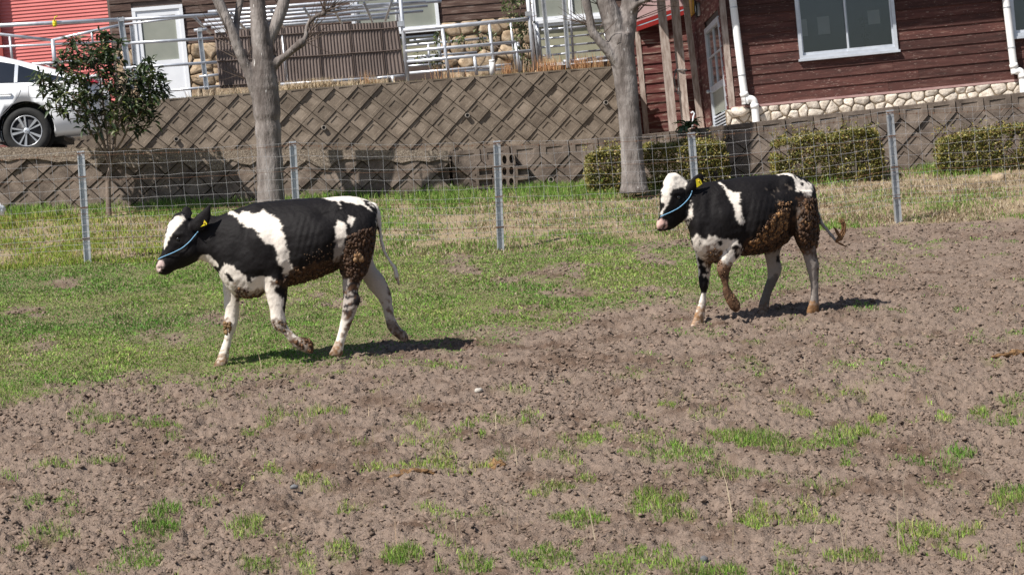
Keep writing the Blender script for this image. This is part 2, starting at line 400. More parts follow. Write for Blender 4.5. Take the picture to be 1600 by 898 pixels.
def lawn_density(x, y, z):
    """how much green grass grows at a spot of the paddock (0..1)"""
    px, py = project(np.stack([x, y, z], -1))
    wob = (fbm(x * 1.3, y * 1.3, 5) - .5)
    d = np.zeros(x.shape)
    for dy, wt in ((0, .45), (-14, .3), (14, .25)):
        d += wt * inpoly(px + wob * 60, py + wob * 46 + dy, G_LAWN)
    hole = fbm(x * 2.1, y * 1.1, 9, 4)
    d *= np.clip((hole - .27) * 7, .12, 1)
    thin = np.clip((px - 1060) / 260, 0, 1)                       # sparser towards the right
    d *= 1 - .62 * thin
    n7 = np.clip((fbm(x * 7, y * 5, 21, 3) - .36) * 6, 0, 1)
    for a, b_, rx, ry, dn in PATCH:
        k = np.where((np.abs(px - a) < rx * 1.35) & (np.abs(py - b_) < ry * 1.8))
        r = ((px[k] - a) / (rx * (1.2 if a > 800 else .9))) ** 2 + ((py[k] - b_) / (ry * 1.2)) ** 2
        d[k] = np.maximum(d[k], .75 * dn * (.8 if a < 800 and b_ > 740 else 1.) * np.clip(1.5 - 1.1 * r, 0, 1) * n7[k])
    stray = fbm(x * 4.2, y * 3.2, 33, 3)
    d = np.maximum(d, .4 * np.clip((stray - .655) * 7, 0, 1) * (py < 905))
    return d
def soil_relief(x, y, lush):
    k = fbm(x * 5.5, y * 5.5, 41, 3) - .5
    wx = .02 * (vnoise(x * 17, y * 17, 44) - .5); wy = .02 * (vnoise(x * 17, y * 17, 46) - .5)
    d1, i1 = worley((x + wx) * 21, (y + wy) * 17, 43); d2, i2 = worley((x + wx) * 46, (y + wy) * 33, 47)
    r1 = (.15 + .85 * i1 ** 1.5) * np.clip(1 - (d1 / .72) ** 2, 0, 1); r2 = (.2 + .8 * i2) * np.clip(1 - (d2 / .75) ** 2, 0, 1)
    r3 = vnoise(x * 70, y * 60, 49); pit = np.clip((fbm(x * 6.5, y * 5, 58, 3) - .60) * 9, 0, 1)
    rough = .55 + .9 * np.clip(fbm(x * .5, y * .5, 53, 3), 0, 1)
    amp = (1 - .72 * lush) * rough
    hol = np.clip(fbm(x * 2.6, y * 2.6, 57, 3) - .56, 0, 1) * -.10
    return amp * (.034 * k + .031 * (r1 - .3) + .021 * (r2 - .4) + .011 * (r3 - .5) + hol - .03 * pit)

def build_ground():
    u = np.concatenate([[-9, -4, -2, -1.2, -.8, -.6, -.48, -.42, -.39, -.37], np.concatenate([np.arange(-.355, -.27, .0026), np.arange(-.27, .2701, .00115), np.arange(.2726, .356, .0026)]), [.37, .39, .42, .48, .6, .8, 1.2, 2, 4, 9]])
    yy = np.concatenate([[1.5, 2.5, 4, 5.2, 6, 6.6, 7.1, 7.5, 7.8, 8.1], 8.3 * np.exp(np.arange(0, math.log(27.4 / 8.3), .0021))])
    Ug, Yg = np.meshgrid(u, yy); X = Ug * Yg; Y = Yg.copy()
    Z0 = g_smooth(X, Y)
    fy = FENCE.a[1] + (X - FENCE.a[0]) * FENCE.h[1] / FENCE.h[0]
    lush = lawn_density(X, Y, Z0)
    bank = np.clip((Y - fy + .35) / .5, 0, 1)
    lush2 = np.clip(np.maximum(lush, bank * .9), 0, 1)
    Z = Z0 + soil_relief(X, Y, lush2)
    Z = Z - np.clip(Y - wall_y(X) - .1, 0, 1) * .6
    # colour of the earth itself: dry grey-brown crust, darker damp crumbs, straw-strewn bank
    n1 = fbm(X * 3.1, Y * 3.1, 61, 5)[..., None]; n2 = fbm(X * 19, Y * 19, 67, 3)[..., None]; n3 = fbm(X * .9, Y * .9, 71, 3)[..., None]
    dry = np.array([.212, .160, .127]); damp = np.array([.112, .074, .053]); straw = np.array([.32, .25, .16]); mossy = np.array([.16, .17, .06])
    c = dry * (1 - .0) + (damp - dry) * np.clip((n1 - .50) * 2.4 + (n2 - .5) * 1.4 + (n3 - .5) * 1.0, 0, 1)
    c = c * (.82 + .36 * vnoise(X * 55, Y * 55, 73)[..., None])
    c = c + (mossy - c) * .62 * np.clip(lush, 0, 1)[..., None]
    c = c + (straw * (.7 + .6 * n2) - c) * .8 * bank[..., None]
    ny, nx = X.shape
    idx = np.arange(ny * nx).reshape(ny, nx)
    q = np.stack([idx[:-1, :-1], idx[:-1, 1:], idx[1:, 1:], idx[1:, :-1]], -1).reshape(-1, 4)
    me = mesh_np('ground', np.stack([X, Y, Z], -1).reshape(-1, 3), quads=q, col=c.reshape(-1, 3))
    o = link('ground', me, vcol_mat('crumbly_soil', .95, .1, bump=.8, bscale=95, var=.46, vscale=55, bdist=.02), None, False, None, 'structure')
    return o
build_ground()

# ------------------------------------------------------------------ blades of grass
def blade_mesh(p, length, width, az, lean, col, curl=.5):
    """arrays -> one triangle-and-quad blade each (5 vertices)"""
    n = len(p); L = length[:, None]; W = width[:, None]
    d = np.stack([np.cos(az), np.sin(az), np.zeros(n)], -1)
    fa = RNG.uniform(0, 2 * pi, n); s = np.stack([np.cos(fa), np.sin(fa), np.zeros(n)], -1) * W * .5
    upv = np.array([0, 0, 1.0]); ln = lean[:, None]
    mid = p + L * .55 * (upv * np.cos(ln * curl) + d * np.sin(ln * curl))
    tip = mid + L * .45 * (upv * np.cos(ln * 1.5) + d * np.sin(ln * 1.5))
    v = np.stack([p - s, p + s, mid + s * .7, mid - s * .7, tip], 1).reshape(-1, 3)
    b = np.arange(n) * 5
    q = np.stack([b, b + 1, b + 2, b + 3], -1); t = np.stack([b + 3, b + 2, b + 4], -1)
    c = np.repeat(col, 5, axis=0)
    return v, q, t, c
def join_blades(sets):
    V = []; Q = []; T = []; Cc = []; n = 0
    for v, q, t, c in sets:
        V.append(v); Q.append(q + n); T.append(t + n); Cc.append(c); n += len(v)
    return np.concatenate(V), np.concatenate(Q), np.concatenate(T), np.concatenate(Cc)
def grass_obj(name, sets, m='grass', parent=None):
    v, q, t, c = join_blades(sets)
    if parent is not None: v = v - root_loc(parent)
    return link(name, mesh_np(name, v, q, t, c), M[m], parent, False, None, 'stuff')

GREENS = np.array([[.14, .265, .040], [.18, .31, .052], [.105, .20, .034], [.225, .325, .08], [.27, .285, .11]])
STRAWS = np.array([[.42, .33, .22], [.34, .26, .17], [.50, .42, .31], [.28, .20, .13], [.24, .20, .11]])
def pick(pal, n, jit=.25):
    return pal[RNG.integers(0, len(pal), n)] * RNG.uniform(1 - jit, 1 + jit, (n, 1))
def scatter(n, y0, y1, um=.345, power=1.0):
    y = (RNG.uniform(y0 ** power, y1 ** power, n)) ** (1 / power); x = RNG.uniform(-um, um, n) * y
    return x, y
def build_lawn():
    sets = []
    x, y = scatter(960000, 8.3, 22.9, power=.6); xn, yn = scatter(420000, 8.3, 13.2, power=.8); x = np.concatenate([x, xn]); y = np.concatenate([y, yn]); fy = FENCE.a[1] + (x - FENCE.a[0]) * FENCE.h[1] / FENCE.h[0]
    z = g_smooth(x, y); d = lawn_density(x, y, z)
    keep = (RNG.uniform(0, 1, len(x)) < d * .85) & (y < fy + .3)
    x, y, z, d = x[keep], y[keep], z[keep], d[keep]
    z = z + soil_relief(x, y, np.clip(d, 0, 1)) - .004
    n = len(x)
    px, py = project(np.stack([x, y, z], -1))
    tall = fbm(x * 3, y * 2, 81, 3)
    L = RNG.uniform(.014, .034, n) * (.35 + 1.5 * tall) * np.where(py > 600, 1.6, 1.0)
    Wd = np.where(py > 600, RNG.uniform(.0030, .0056, n), RNG.uniform(.005, .0105, n) * (y / 14) ** .5)
    c = pick(GREENS, n)
    tone = fbm(x * .9, y * .7, 83, 3)[:, None]; t2 = vnoise(x * 13, y * 9, 84)[:, None]; c = c * (1 + (tone - .5) * np.array([[1.1, .5, .9]])) * (.62 + .76 * t2)
    c = np.where((py > 600)[:, None], c * np.array([1.15, 1.08, 1.0]), c)
    dryk = (RNG.uniform(0, 1, n) < .10 + .25 * np.clip(fbm(x * .8, y * .8, 85, 3) - .45, 0, 1) * 3)
    c[dryk] = pick(STRAWS, dryk.sum()) * .8
    sets.append(blade_mesh(np.stack([x, y, z], -1), L, Wd, RNG.uniform(0, 2 * pi, n), np.where(py > 600, RNG.uniform(.15, 1.25, n), RNG.uniform(.45, 1.3, n)), c))
    grass_obj('lawn_grass', sets)
    # loose straw lying on the soil and a few standing stalks
    x, y = scatter(26000, 8.4, 19, power=.5); z = g_smooth(x, y); k = fbm(x * 1.4, y * 1.2, 91, 3)
    keep = RNG.uniform(0, 1, len(x)) < np.clip((k - .4) * 3.2, 0, 1); x, y, z = x[keep], y[keep], z[keep]; n = len(x)
    z = z + soil_relief(x, y, np.zeros(n)) + .004
    s1 = blade_mesh(np.stack([x, y, z], -1), RNG.uniform(.03, .10, n), RNG.uniform(.0022, .0042, n), RNG.uniform(0, 2 * pi, n), RNG.uniform(.95, 1.1, n), pick(STRAWS, n), 1.3)
    x, y = scatter(160, 8.5, 15, power=.5); n = len(x); z = g_smooth(x, y)
    s2 = blade_mesh(np.stack([x, y, z], -1), RNG.uniform(.05, .2, n), RNG.uniform(.003, .0045, n), RNG.uniform(0, 2 * pi, n), RNG.uniform(.05, .4, n), pick(STRAWS, n) * 1.2)
    st = []
    for a, b_, l in ((775, 672, .19), (1045, 668, .0), (843, 700, .14), (1323, 893, .30), (1143, 800, .12), (930, 845, .12), (975, 850, .11), (808, 728, .1), (1420, 745, .16), (1405, 858, .2)):
        if l == 0: continue
        v = ray(a, b_)
        d = 9.
        for _ in range(40):
            q = P(a, b_, d); d += (q[2] - float(g_smooth(q[0], q[1]))) / .28
        st.append(P(a, b_, d))
    st = np.array(st); n = len(st)
    s3 = blade_mesh(st, RNG.uniform(.12, .3, n), np.full(n, .0065), RNG.uniform(0, 2 * pi, n), RNG.uniform(.05, .35, n), np.tile([[.58, .48, .34]], (n, 1)))
    grass_obj('dry_straw', [s1, s2, s3])
    # crumbs and clods of earth, jagged eight-sided lumps
    x, y = scatter(131000, 8.35, 22.3, power=.45); z = g_smooth(x, y); d = lawn_density(x, y, z)
    keep = (RNG.uniform(0, 1, len(x)) > d * 1.25) & (RNG.uniform(0, 1, len(x)) < .45 + 1.5 * np.clip(fbm(x * 1.7, y * 1.7, 95, 3) - .42, 0, 1) * 2)
    x, y, z, d = x[keep], y[keep], z[keep], d[keep]; n = len(x); z = z + soil_relief(x, y, np.clip(d, 0, 1))
    oc = np.array([[1, 0, 0], [0, 1, 0], [-1, 0, 0], [0, -1, 0], [0, 0, 1], [0, 0, -1.0]]); of = np.array([[0, 1, 4], [1, 2, 4], [2, 3, 4], [3, 0, 4], [1, 0, 5], [2, 1, 5], [3, 2, 5], [0, 3, 5]])
    sz = (.0050 + .0125 * RNG.uniform(0, 1, n) ** 3.0) * (y / 13) ** .35
    a = RNG.uniform(0, 2 * pi, n); v = oc[None] * RNG.uniform(.55, 1.45, (n, 6, 1)) + RNG.uniform(-.3, .3, (n, 6, 3))
    v = v * (sz[:, None] * np.stack([RNG.uniform(.8, 1.5, n), RNG.uniform(.8, 1.4, n), RNG.uniform(.55, .95, n)], -1))[:, None]
    ca, sa = np.cos(a)[:, None], np.sin(a)[:, None]; v = np.stack([v[..., 0] * ca - v[..., 1] * sa, v[..., 0] * sa + v[..., 1] * ca, v[..., 2]], -1)
    v = v + np.stack([x, y, z + sz * .12], -1)[:, None]
    c = np.repeat((np.array([[.215, .158, .123]]) * RNG.uniform(.52, 1.3, (n, 1))), 6, axis=0)
    me = mesh_np('soil_clods', v.reshape(-1, 3), tris=(of[None] + (np.arange(n) * 6)[:, None, None]).reshape(-1, 3), col=c)
    link('soil_clods', me, vcol_mat('clod_earth', .95, .1, bump=.6, bscale=140, var=.3, vscale=70), None, False, None, 'stuff')
build_lawn()

def build_bank():
    """the unmown strip between fence and walls: straw on the right, yellow-green on the left, lush along the wall foot"""
    n = 160000
    x = RNG.uniform(-8.4, 9.2, n); t = RNG.uniform(-.06, 1.0, n)
    fy = FENCE.a[1] + (x - FENCE.a[0]) * FENCE.h[1] / FENCE.h[0]
    y = fy + t * (wall_y(x) - fy); z = g_smooth(x, y)
    px, py = project(np.stack([x, y, z], -1))
    nn = fbm(x * 1.2, y * 1.2, 101, 4); n2 = fbm(x * 3.3, y * 3.3, 103, 3)
    foot = np.clip((t - .62 + (nn - .5) * .5) * 4, 0, 1)                    # lush strip at the wall
    green = np.interp(px, [-100, 250, 480, 640, 800, 960, 1150, 1300, 1600], [.92, .92, .94, .86, .70, .66, .42, .28, .22])
    green = np.clip(green + (nn - .5) * 2.2 + .55 * foot * np.interp(px, [0, 1100, 1400], [1, .8, .45]) - .35 * np.clip(1 - np.abs(t - .12) * 7, 0, 1), 0.03, 1)
    isg = RNG.uniform(0, 1, n) < green
    keep = RNG.uniform(0, 1, n) < np.clip(.35 + (n2 - .35) * 2.4, .12, 1)
    L = np.where(isg, RNG.uniform(.03, .07, n) * (1 + .8 * foot), RNG.uniform(.025, .075, n)) * (.6 + .9 * n2)
    lean = np.where(isg, RNG.uniform(.1, .9, n), RNG.uniform(.4, 1.15, n))
    c = np.where(isg[:, None], pick(GREENS, n) * np.array([1.0, 1.0, 1.0]), pick(STRAWS, n))
    left = (px < 330) & (py > 340); c[left & isg] = c[left & isg] * np.array([1.35, 1.08, .9])
    p = np.stack([x, y, z - .004], -1)[keep]
    s = blade_mesh(p, L[keep], RNG.uniform(.006, .012, keep.sum()), RNG.uniform(0, 2 * pi, keep.sum()), lean[keep], c[keep])
    grass_obj('bank_grass', [s])
build_bank()

def ground_hit(px, py, d0=9.):
    d = d0
    for _ in range(60):
        q = P(px, py, d); d += (q[2] - float(g_smooth(q[0], q[1]))) / .25
    q = P(px, py, d); return np.array([q[0], q[1], float(g_smooth(q[0], q[1]))])

def lump(c, r, flat=.6, seed=0, seg=14, rg=9, rough=.35):
    mb = MB(); R = []; rr = random.Random(seed); ph = [rr.uniform(0, 6.28) for _ in range(6)]
    for i in range(1, rg):
        a = pi * i / rg; ring = []
        for k in range(seg):
            q = 2 * pi * k / seg
            m = 1 + rough * (.5 * sin(2 * q + ph[0] + 2 * a) + .35 * sin(3 * q + ph[1] - 3 * a) + .3 * sin(5 * q + ph[2] + 4 * a) + rr.uniform(-.25, .25))
            ring.append(np.asarray(c) + np.array([r[0] * m * sin(a) * cos(q), r[1] * m * sin(a) * sin(q), r[2] * flat * cos(a) * m]))
        R.append(ring)
    mb.rings(R); return mb
for i, (a, b_, r, lab) in enumerate([((640), 738, (.13, .065, .035), 'broken orange-brown dung pat on bare soil, left of the round one'), (778, 728, (.06, .055, .05), 'round domed tan dung pat on bare soil near the middle of the paddock'),
                              (1580, 552, (.13, .09, .035), 'flat orange-brown dung pat at the right edge of the paddock')]):
    q = ground_hit(a, b_); o = obj('dung_pat', lump(q + [0, 0, -.012], r, .8, 40 + i, 30, 14, .55), M['dung'], None, True); tag(o, lab, 'dung', 'dung pats on the paddock')
q = ground_hit(748, 612); tag(obj('pebble', lump(q + [0, 0, .01], (.03, .02, .025), .7, 3, 10, 7, .2), M['stone_white'], None, True), 'small white stone lying on bare soil in the middle of the paddock', 'stone')
q = ground_hit(460, 763); tag(obj('pebble', lump(q + [0, 0, .01], (.022, .018, .02), .7, 5, 10, 7, .2), M['stone_grey'], None, True), 'small blue-grey stone on the soil below the left cow', 'stone')
q = ground_hit(1100, 877); tag(obj('pebble', lump(q + [0, 0, .01], (.018, .018, .024), .8, 6, 10, 7, .2), M['stone_grey'], None, True), 'small dark pebble in the front grass near the bottom edge', 'stone')
q = P(1556, 258, 25.2); q[2] = float(g_smooth(q[0], q[1])) + .03
tag(obj('field_stone', lump(q - [0, 0, .04], (.10, .08, .10), .8, 8, 14, 9, .25), M['stone_brown'], None, True), 'pale brown stone in dry grass in front of the right-hand hedge', 'stone')
q = P(-2, 327, 23.9)
tag(obj('plastic_bag', lump(q, (.07, .05, .07), .9, 12, 14, 9, .4), M['white'], None, True), 'crumpled white plastic scrap behind the fence at the far left', 'litter')

# ------------------------------------------------------------------ cows
def catmull(S, sub=4):
    S = np.asarray(S, float); out = []
    n = len(S)
    for i in range(n - 1):
        p0, p1, p2, p3 = S[max(i - 1, 0)], S[i], S[i + 1], S[min(i + 2, n - 1)]
        for k in range(sub):
            t = k / sub
            out.append(.5 * ((2 * p1) + (-p0 + p2) * t + (2 * p0 - 5 * p1 + 4 * p2 - p3) * t * t + (-p0 + 3 * p1 - 3 * p2 + p3) * t ** 3))
    out.append(S[-1]); return np.array(out)
class Cow:
    def __init__(s, D, cx, yaw): s.D = D; s.cx = cx; s.yaw = yaw; s.mb = MB()
    def at(s, px, py, w=0.): return P(px, py, s.D - w - (s.cx - px) * s.yaw)
    def loft(s, st, egg=.0, seg=22, sub=4, pw=1.0):
        """stations: one edge (x,y), other edge (x,y) in the side view, half thickness, sideways offset"""
        R = []
        for ax, ay, bx, by, h, w0 in catmull(st, sub):
            h = max(h, .004); ring = []
            mx, my, hx, hy = (ax + bx) / 2, (ay + by) / 2, (ax - bx) / 2, (ay - by) / 2
            for k in range(seg):
                q = 2 * pi * k / seg; cq, sq = cos(q), sin(q)
                cc = abs(cq) ** pw * (1 if cq > 0 else -1)
                ring.append(s.at(mx + hx * cc, my + hy * cc, w0 + h * sq * (1 - egg * cq)))
            R.append(ring)
        s.mb.rings(R)
    def body(s, voxel=.0088):
        me = bpy.data.meshes.new('cow_raw'); me.from_pydata(s.mb.v, [], s.mb.f); me.update(); fix_normals(me)
        o = bpy.data.objects.new('cow_raw', me); COL.objects.link(o)
        rm = o.modifiers.new('r', 'REMESH'); rm.mode = 'VOXEL'; rm.voxel_size = voxel
        sm = o.modifiers.new('s', 'SMOOTH'); sm.factor = .5; sm.iterations = 9
        dg = bpy.context.evaluated_depsgraph_get(); dg.update()
        ev = o.evaluated_get(dg); m2 = bpy.data.meshes.new_from_object(ev)
        bpy.data.objects.remove(o); bpy.data.meshes.remove(me)
        s.me = m2; n = len(m2.vertices)
        v = np.empty(n * 3, np.float32); m2.vertices.foreach_get('co', v); s.v = v.reshape(-1, 3).astype(float)
        nn = np.empty(n * 3, np.float32); m2.vertices.foreach_get('normal', nn); s.nrm = nn.reshape(-1, 3).astype(float)
        s.px, s.py = project(s.v)
        # sideways coordinate: positive = the flank turned to the camera
        s.wv = s.D - (s.cx - s.px) * s.yaw - (s.v[:, 1])
        return m2
    def sculpt(s, spots, ribs=None):
        """hollows and bumps of bone and muscle, moved along the normals"""
        d = np.zeros(len(s.v))
        for x, y, rx, ry, a, *wr in spots:
            g = a * np.exp(-((s.px - x) / rx) ** 2 - ((s.py - y) / ry) ** 2)
            if wr: g = g * (s.wv > wr[0])
            d += g
        if ribs:
            x0, x1, y0, y1, per, sl, a = ribs
            m = np.clip((s.px - x0) / 12, 0, 1) * np.clip((x1 - s.px) / 12, 0, 1) * np.clip((s.py - y0) / 14, 0, 1) * np.clip((y1 - s.py) / 14, 0, 1)
            d += a * m * np.sin((s.px + sl * (s.py - y0)) * 2 * pi / per)
        lo = (fbm(s.v[:, 0] * 9 + s.v[:, 1] * 6, s.v[:, 2] * 9 - s.v[:, 1] * 4, 5, 3) - .5) * .010
        hi = (vnoise(s.v[:, 0] * 70 + s.v[:, 1] * 45, s.v[:, 2] * 60 + s.v[:, 1] * 50, 8) - .5) * .0035
        nz = np.abs(s.nrm[:, 1]) * .7 + .3
        s.v = s.v + s.nrm * ((d * nz) + lo + hi)[:, None]
        s.me.vertices.foreach_set('co', s.v.astype(np.float32).ravel()); s.me.update()
        n = len(s.v); nn = np.empty(n * 3, np.float32); s.me.vertices.foreach_get('normal', nn); s.nrm = nn.reshape(-1, 3).astype(float)
    def surf(s, px, py, r=2.2, lift=.003):
        d = (s.px - px) ** 2 + (s.py - py) ** 2
        k = np.where(d < r * r)[0]
        if len(k) == 0: k = np.argsort(d)[:6]
        w = s.wv[k].max()
        return s.at(px, py, w + lift)
def zpoly(pts, ox, oy, sc): return [(ox + a / sc, oy + b / sc) for a, b in pts]

BLACK = np.array([.0085, .0072, .0076]); WHITE = np.array([.72, .655, .58]); PINK = np.array([.58, .38, .33])
MUD = np.array([.070, .038, .022]); MUDL = np.array([.24, .125, .05]); TAN = np.array([.31, .165, .075]); GREY = np.array([.30, .255, .225])

def paint(c, layers, mud, seed):
    """pigment of the coat and dirt on it, vertex by vertex"""
    n = len(c.v)
    a = np.arctan2(c.v[:, 0], c.v[:, 1])
    f1 = vnoise(c.v[:, 0] * 85 + c.v[:, 1] * 60, c.v[:, 2] * 85 + c.v[:, 1] * 40, seed) - .5
    f2 = vnoise(c.v[:, 0] * 85 - c.v[:, 1] * 30, c.v[:, 2] * 85 + c.v[:, 1] * 77, seed + 5) - .5
    f3 = vnoise(c.v[:, 0] * 25 + 40 * c.v[:, 1], c.v[:, 2] * 25, seed + 9) - .5
    qx = c.px + f1 * 4.2 + f3 * 3; qy = c.py + f2 * 4.2 - f3 * 3
    col = np.tile(BLACK, (n, 1))
    for rgb, poly, *wr in layers:
        k = inpoly(qx, qy, poly)
        if wr: k &= (c.wv > wr[0]) & (c.wv < wr[1])
        col[k] = rgb
    m = np.zeros(n)
    for poly, strength, dk, *wr in mud:
        k = inpoly(c.px + f3 * 9 + f1 * 5, c.py + f3 * 9 + f2 * 5, poly)
        if wr: k &= (c.wv > wr[0]) & (c.wv < wr[1])
        k2 = k & (vnoise(c.v[:, 0] * 48 + c.v[:, 1] * 31, c.v[:, 2] * 48 + 9, seed + 17) < strength)
        mix = np.clip(.72 + f1 * .9, 0, 1)[:, None]
        tone = (dk if dk is not None else MUD) * (1 + f2[:, None] * .9)
        col[k2] = (col * (1 - mix) + tone * mix)[k2]
        m[k2] = 1
    # soften pigment steps once along the mesh edges
    e = np.empty(len(c.me.edges) * 2, np.int32); c.me.edges.foreach_get('vertices', e); e = e.reshape(-1, 2)
    for _ in range(1):
        acc = col.copy(); cnt = np.ones(n)
        np.add.at(acc, e[:, 0], col[e[:, 1]]); np.add.at(acc, e[:, 1], col[e[:, 0]]); np.add.at(cnt, e[:, 0], 1); np.add.at(cnt, e[:, 1], 1)
        col = acc / cnt[:, None] * .5 + col * .5
    at = c.me.color_attributes.new('Col', 'FLOAT_COLOR', 'POINT')
    cc = np.ones((n, 4), np.float32); cc[:, :3] = np.clip(col, 0, 1); at.data.foreach_set('color', cc.ravel())
    return m
ICO = None
def clumps(c, regions, parent, seed):
    """dried dung and mud balls stuck in the coat"""
    rr = np.random.default_rng(seed)
    ph = (1 + 5 ** .5) / 2
    ico = np.array([[-1, ph, 0], [1, ph, 0], [-1, -ph, 0], [1, -ph, 0], [0, -1, ph], [0, 1, ph], [0, -1, -ph], [0, 1, -ph], [ph, 0, -1], [ph, 0, 1], [-ph, 0, -1], [-ph, 0, 1]]) / 1.9
    icf = np.array([[0, 11, 5], [0, 5, 1], [0, 1, 7], [0, 7, 10], [0, 10, 11], [1, 5, 9], [5, 11, 4], [11, 10, 2], [10, 7, 6], [7, 1, 8], [3, 9, 4], [3, 4, 2], [3, 2, 6], [3, 6, 8], [3, 8, 9], [4, 9, 5], [2, 4, 11], [6, 2, 10], [8, 6, 7], [9, 8, 1]])
    V = []; F = []; Cc = []; nb = 0
    for poly, num, s0, s1, c0, c1, *wr in regions:
        k = inpoly(c.px, c.py, poly)
        if wr: k &= (c.wv > wr[0]) & (c.wv < wr[1])
        k = np.where(k)[0]
        if len(k) == 0: continue
        ch = rr.choice(k, num)
        for i in ch:
            r = rr.uniform(s0, s1); nn = c.nrm[i]; t = np.array([0, 0, 1.0]) - nn * nn[2]; t /= np.linalg.norm(t) + 1e-9; b = np.cross(nn, t)
            q = ico * rr.uniform(.75, 1.25, (12, 1)); st = rr.uniform(1.0, 1.7); ct = rr.uniform(-.5, .5); t2 = t * cos(ct) + b * sin(ct); b2 = np.cross(nn, t2)
            q = c.v[i] + nn * (r * .22) + r * (q[:, :1] * nn * .75 + q[:, 1:2] * t2 * st + q[:, 2:] * b2)
            V.append(q); F.append(icf + nb); nb += 12
            u = rr.uniform(0, 1) ** 1.4; Cc.append(np.tile((np.array(c0) * (1 - u) + np.array(c1) * u), (12, 1)))
    v = np.concatenate(V) - root_loc(parent)
    me = mesh_np('mud_clumps', v, tris=np.concatenate(F), col=np.concatenate(Cc))
    return link('mud_clumps', me, M['mudclump'], parent, True, None, 'stuff')
def cow_finish(c, name, label, parent_loc, group):
    t = thing(name, label, 'cow', parent_loc, group)
    return t
def put(c, root, name, m, mb, smooth=True, kind=None): return obj(name, mb, m, root, smooth, kind)
def ear_tag(c, root, poly, w):
    mb = MB(); pts = [c.at(a, b, w) for a, b in poly]; mb.prism(pts, (0, .005, 0))
    cx = np.mean(np.array(pts), axis=0); o = obj('ear_tag', mb, M['yellow'], root)
    k = MB(); k.sphere(cx + [0, -.002, .006], .006); obj('tag_stud', k, M['amber'], o, True)
def rope(c, root, path, r=.0036):
    pts = []
    for i in range(len(path) - 1):
        for k in range(5):
            t = k / 5; pts.append((path[i][0] * (1 - t) + path[i + 1][0] * t, path[i][1] * (1 - t) + path[i + 1][1] * t))
    pts.append(path[-1])
    q = np.array([c.surf(a, b, 2.4, .004) for a, b in pts])
    for _ in range(2): q[1:-1] = (q[:-2] + 2 * q[1:-1] + q[2:]) / 4 + [0, -.001, 0]
    mb = MB(); mb.tube(q, r, 7); return obj('halter_rope', mb, M['rope'], root, True)

# ---- left cow
c = Cow(15.08, 440, .0005)
head = [(244, 414, 245, 423, .032, .0), (246.5, 407, 249.5, 428, .056, .0), (251, 399, 262, 429, .064, .0), (254, 389, 274, 422.5, .066, 0), (256.3, 375, 287, 417.5, .082, 0),
        (258.5, 360, 299, 412.5, .103, 0), (265, 345, 309, 408, .108, 0), (275, 333, 317, 404, .100, 0), (288, 334, 323, 398, .08, 0)]
c.loft(head, egg=-.08, pw=.9)
c.loft([(288, 338, 300, 402, .075, 0), (302, 341, 312, 407, .085, 0), (322, 335.5, 326, 412, .10, 0), (341, 337, 338, 423, .125, 0), (354, 331.5, 347, 440, .155, 0), (372, 324.5, 360, 456, .19, 0), (391, 319, 378, 464, .215, 0), (413, 315, 396, 465, .235, 0),
        (437, 312, 420, 456, .245, 0), (460, 310, 450, 446, .272, 0), (480, 309.5, 481, 439, .29, 0), (505, 308.5, 506, 430, .292, 0), (527, 307, 527, 421, .262, 0),
        (550, 306.5, 549, 412, .235, 0), (571, 311.5, 570, 400, .20, 0), (585, 320, 583, 375, .135, 0), (590.5, 330, 588, 358, .05, 0)], egg=.13)
# hip and shoulder masses, legs
c.loft([(526, 328, 588, 332, .07, .10), (520, 345, 589, 346, .10, .118), (517, 362, 589, 360, .115, .125), (517, 385, 586, 380, .12, .12), (521, 402, 582, 400, .11, .12), (531, 420, 575, 424, .085, .12), (534.5, 436, 566, 438, .062, .12),
        (535, 457, 559, 456, .046, .12), (536, 470, 563.5, 467, .042, .12), (535, 484, 559, 481, .038, .12), (533, 496, 554, 493, .034, .12), (530, 510, 548.5, 508, .030, .12), (525.5, 527, 541, 527, .029, .12), (520.5, 540, 537.5, 542, .033, .12), (516, 549, 536.5, 550, .036, .12), (513.5, 555, 535.5, 556.5, .038, .12)])
c.loft([(540, 340, 586, 334, .08, -.12), (546, 372, 588, 368, .11, -.12), (556, 402, 585, 390, .10, -.12), (563, 430, 585, 412, .075, -.125), (576, 450, 600, 433, .058, -.125), (588, 464.5, 611.5, 457.5, .044, -.125),
        (594, 476, 613, 470, .038, -.125), (598.5, 486, 614, 482, .033, -.125), (602.5, 502, 618.5, 500, .030, -.125), (607.5, 516, 625.5, 511, .033, -.125), (616, 525, 632, 516.5, .036, -.125), (626, 532, 637.5, 523, .036, -.125), (632.5, 534.5, 638.3, 530.5, .026, -.125)])
c.loft([(380, 350, 430, 342, .06, .10), (378, 370, 440, 362, .085, .142), (383, 392, 447, 386, .092, .158), (389, 415, 450, 410, .088, .155), (402, 436, 451, 433, .078, .14), (412.5, 452, 449.5, 450, .066, .135), (418, 471, 447.5, 472, .054, .135), (422, 489, 446, 491, .046, .135),
        (423, 502, 447.5, 503, .044, .135), (429, 514, 449.5, 510, .040, .135), (438, 519.5, 452, 514, .033, .135), (446, 526, 459, 519.5, .029, .135), (454.5, 537, 468.5, 527, .031, .135), (463, 544.5, 477, 526.5, .036, .135), (473, 549.5, 485.5, 533.5, .038, .135), (481, 551.5, 490, 538.5, .034, .135), (486, 551, 490, 545, .02, .135)])
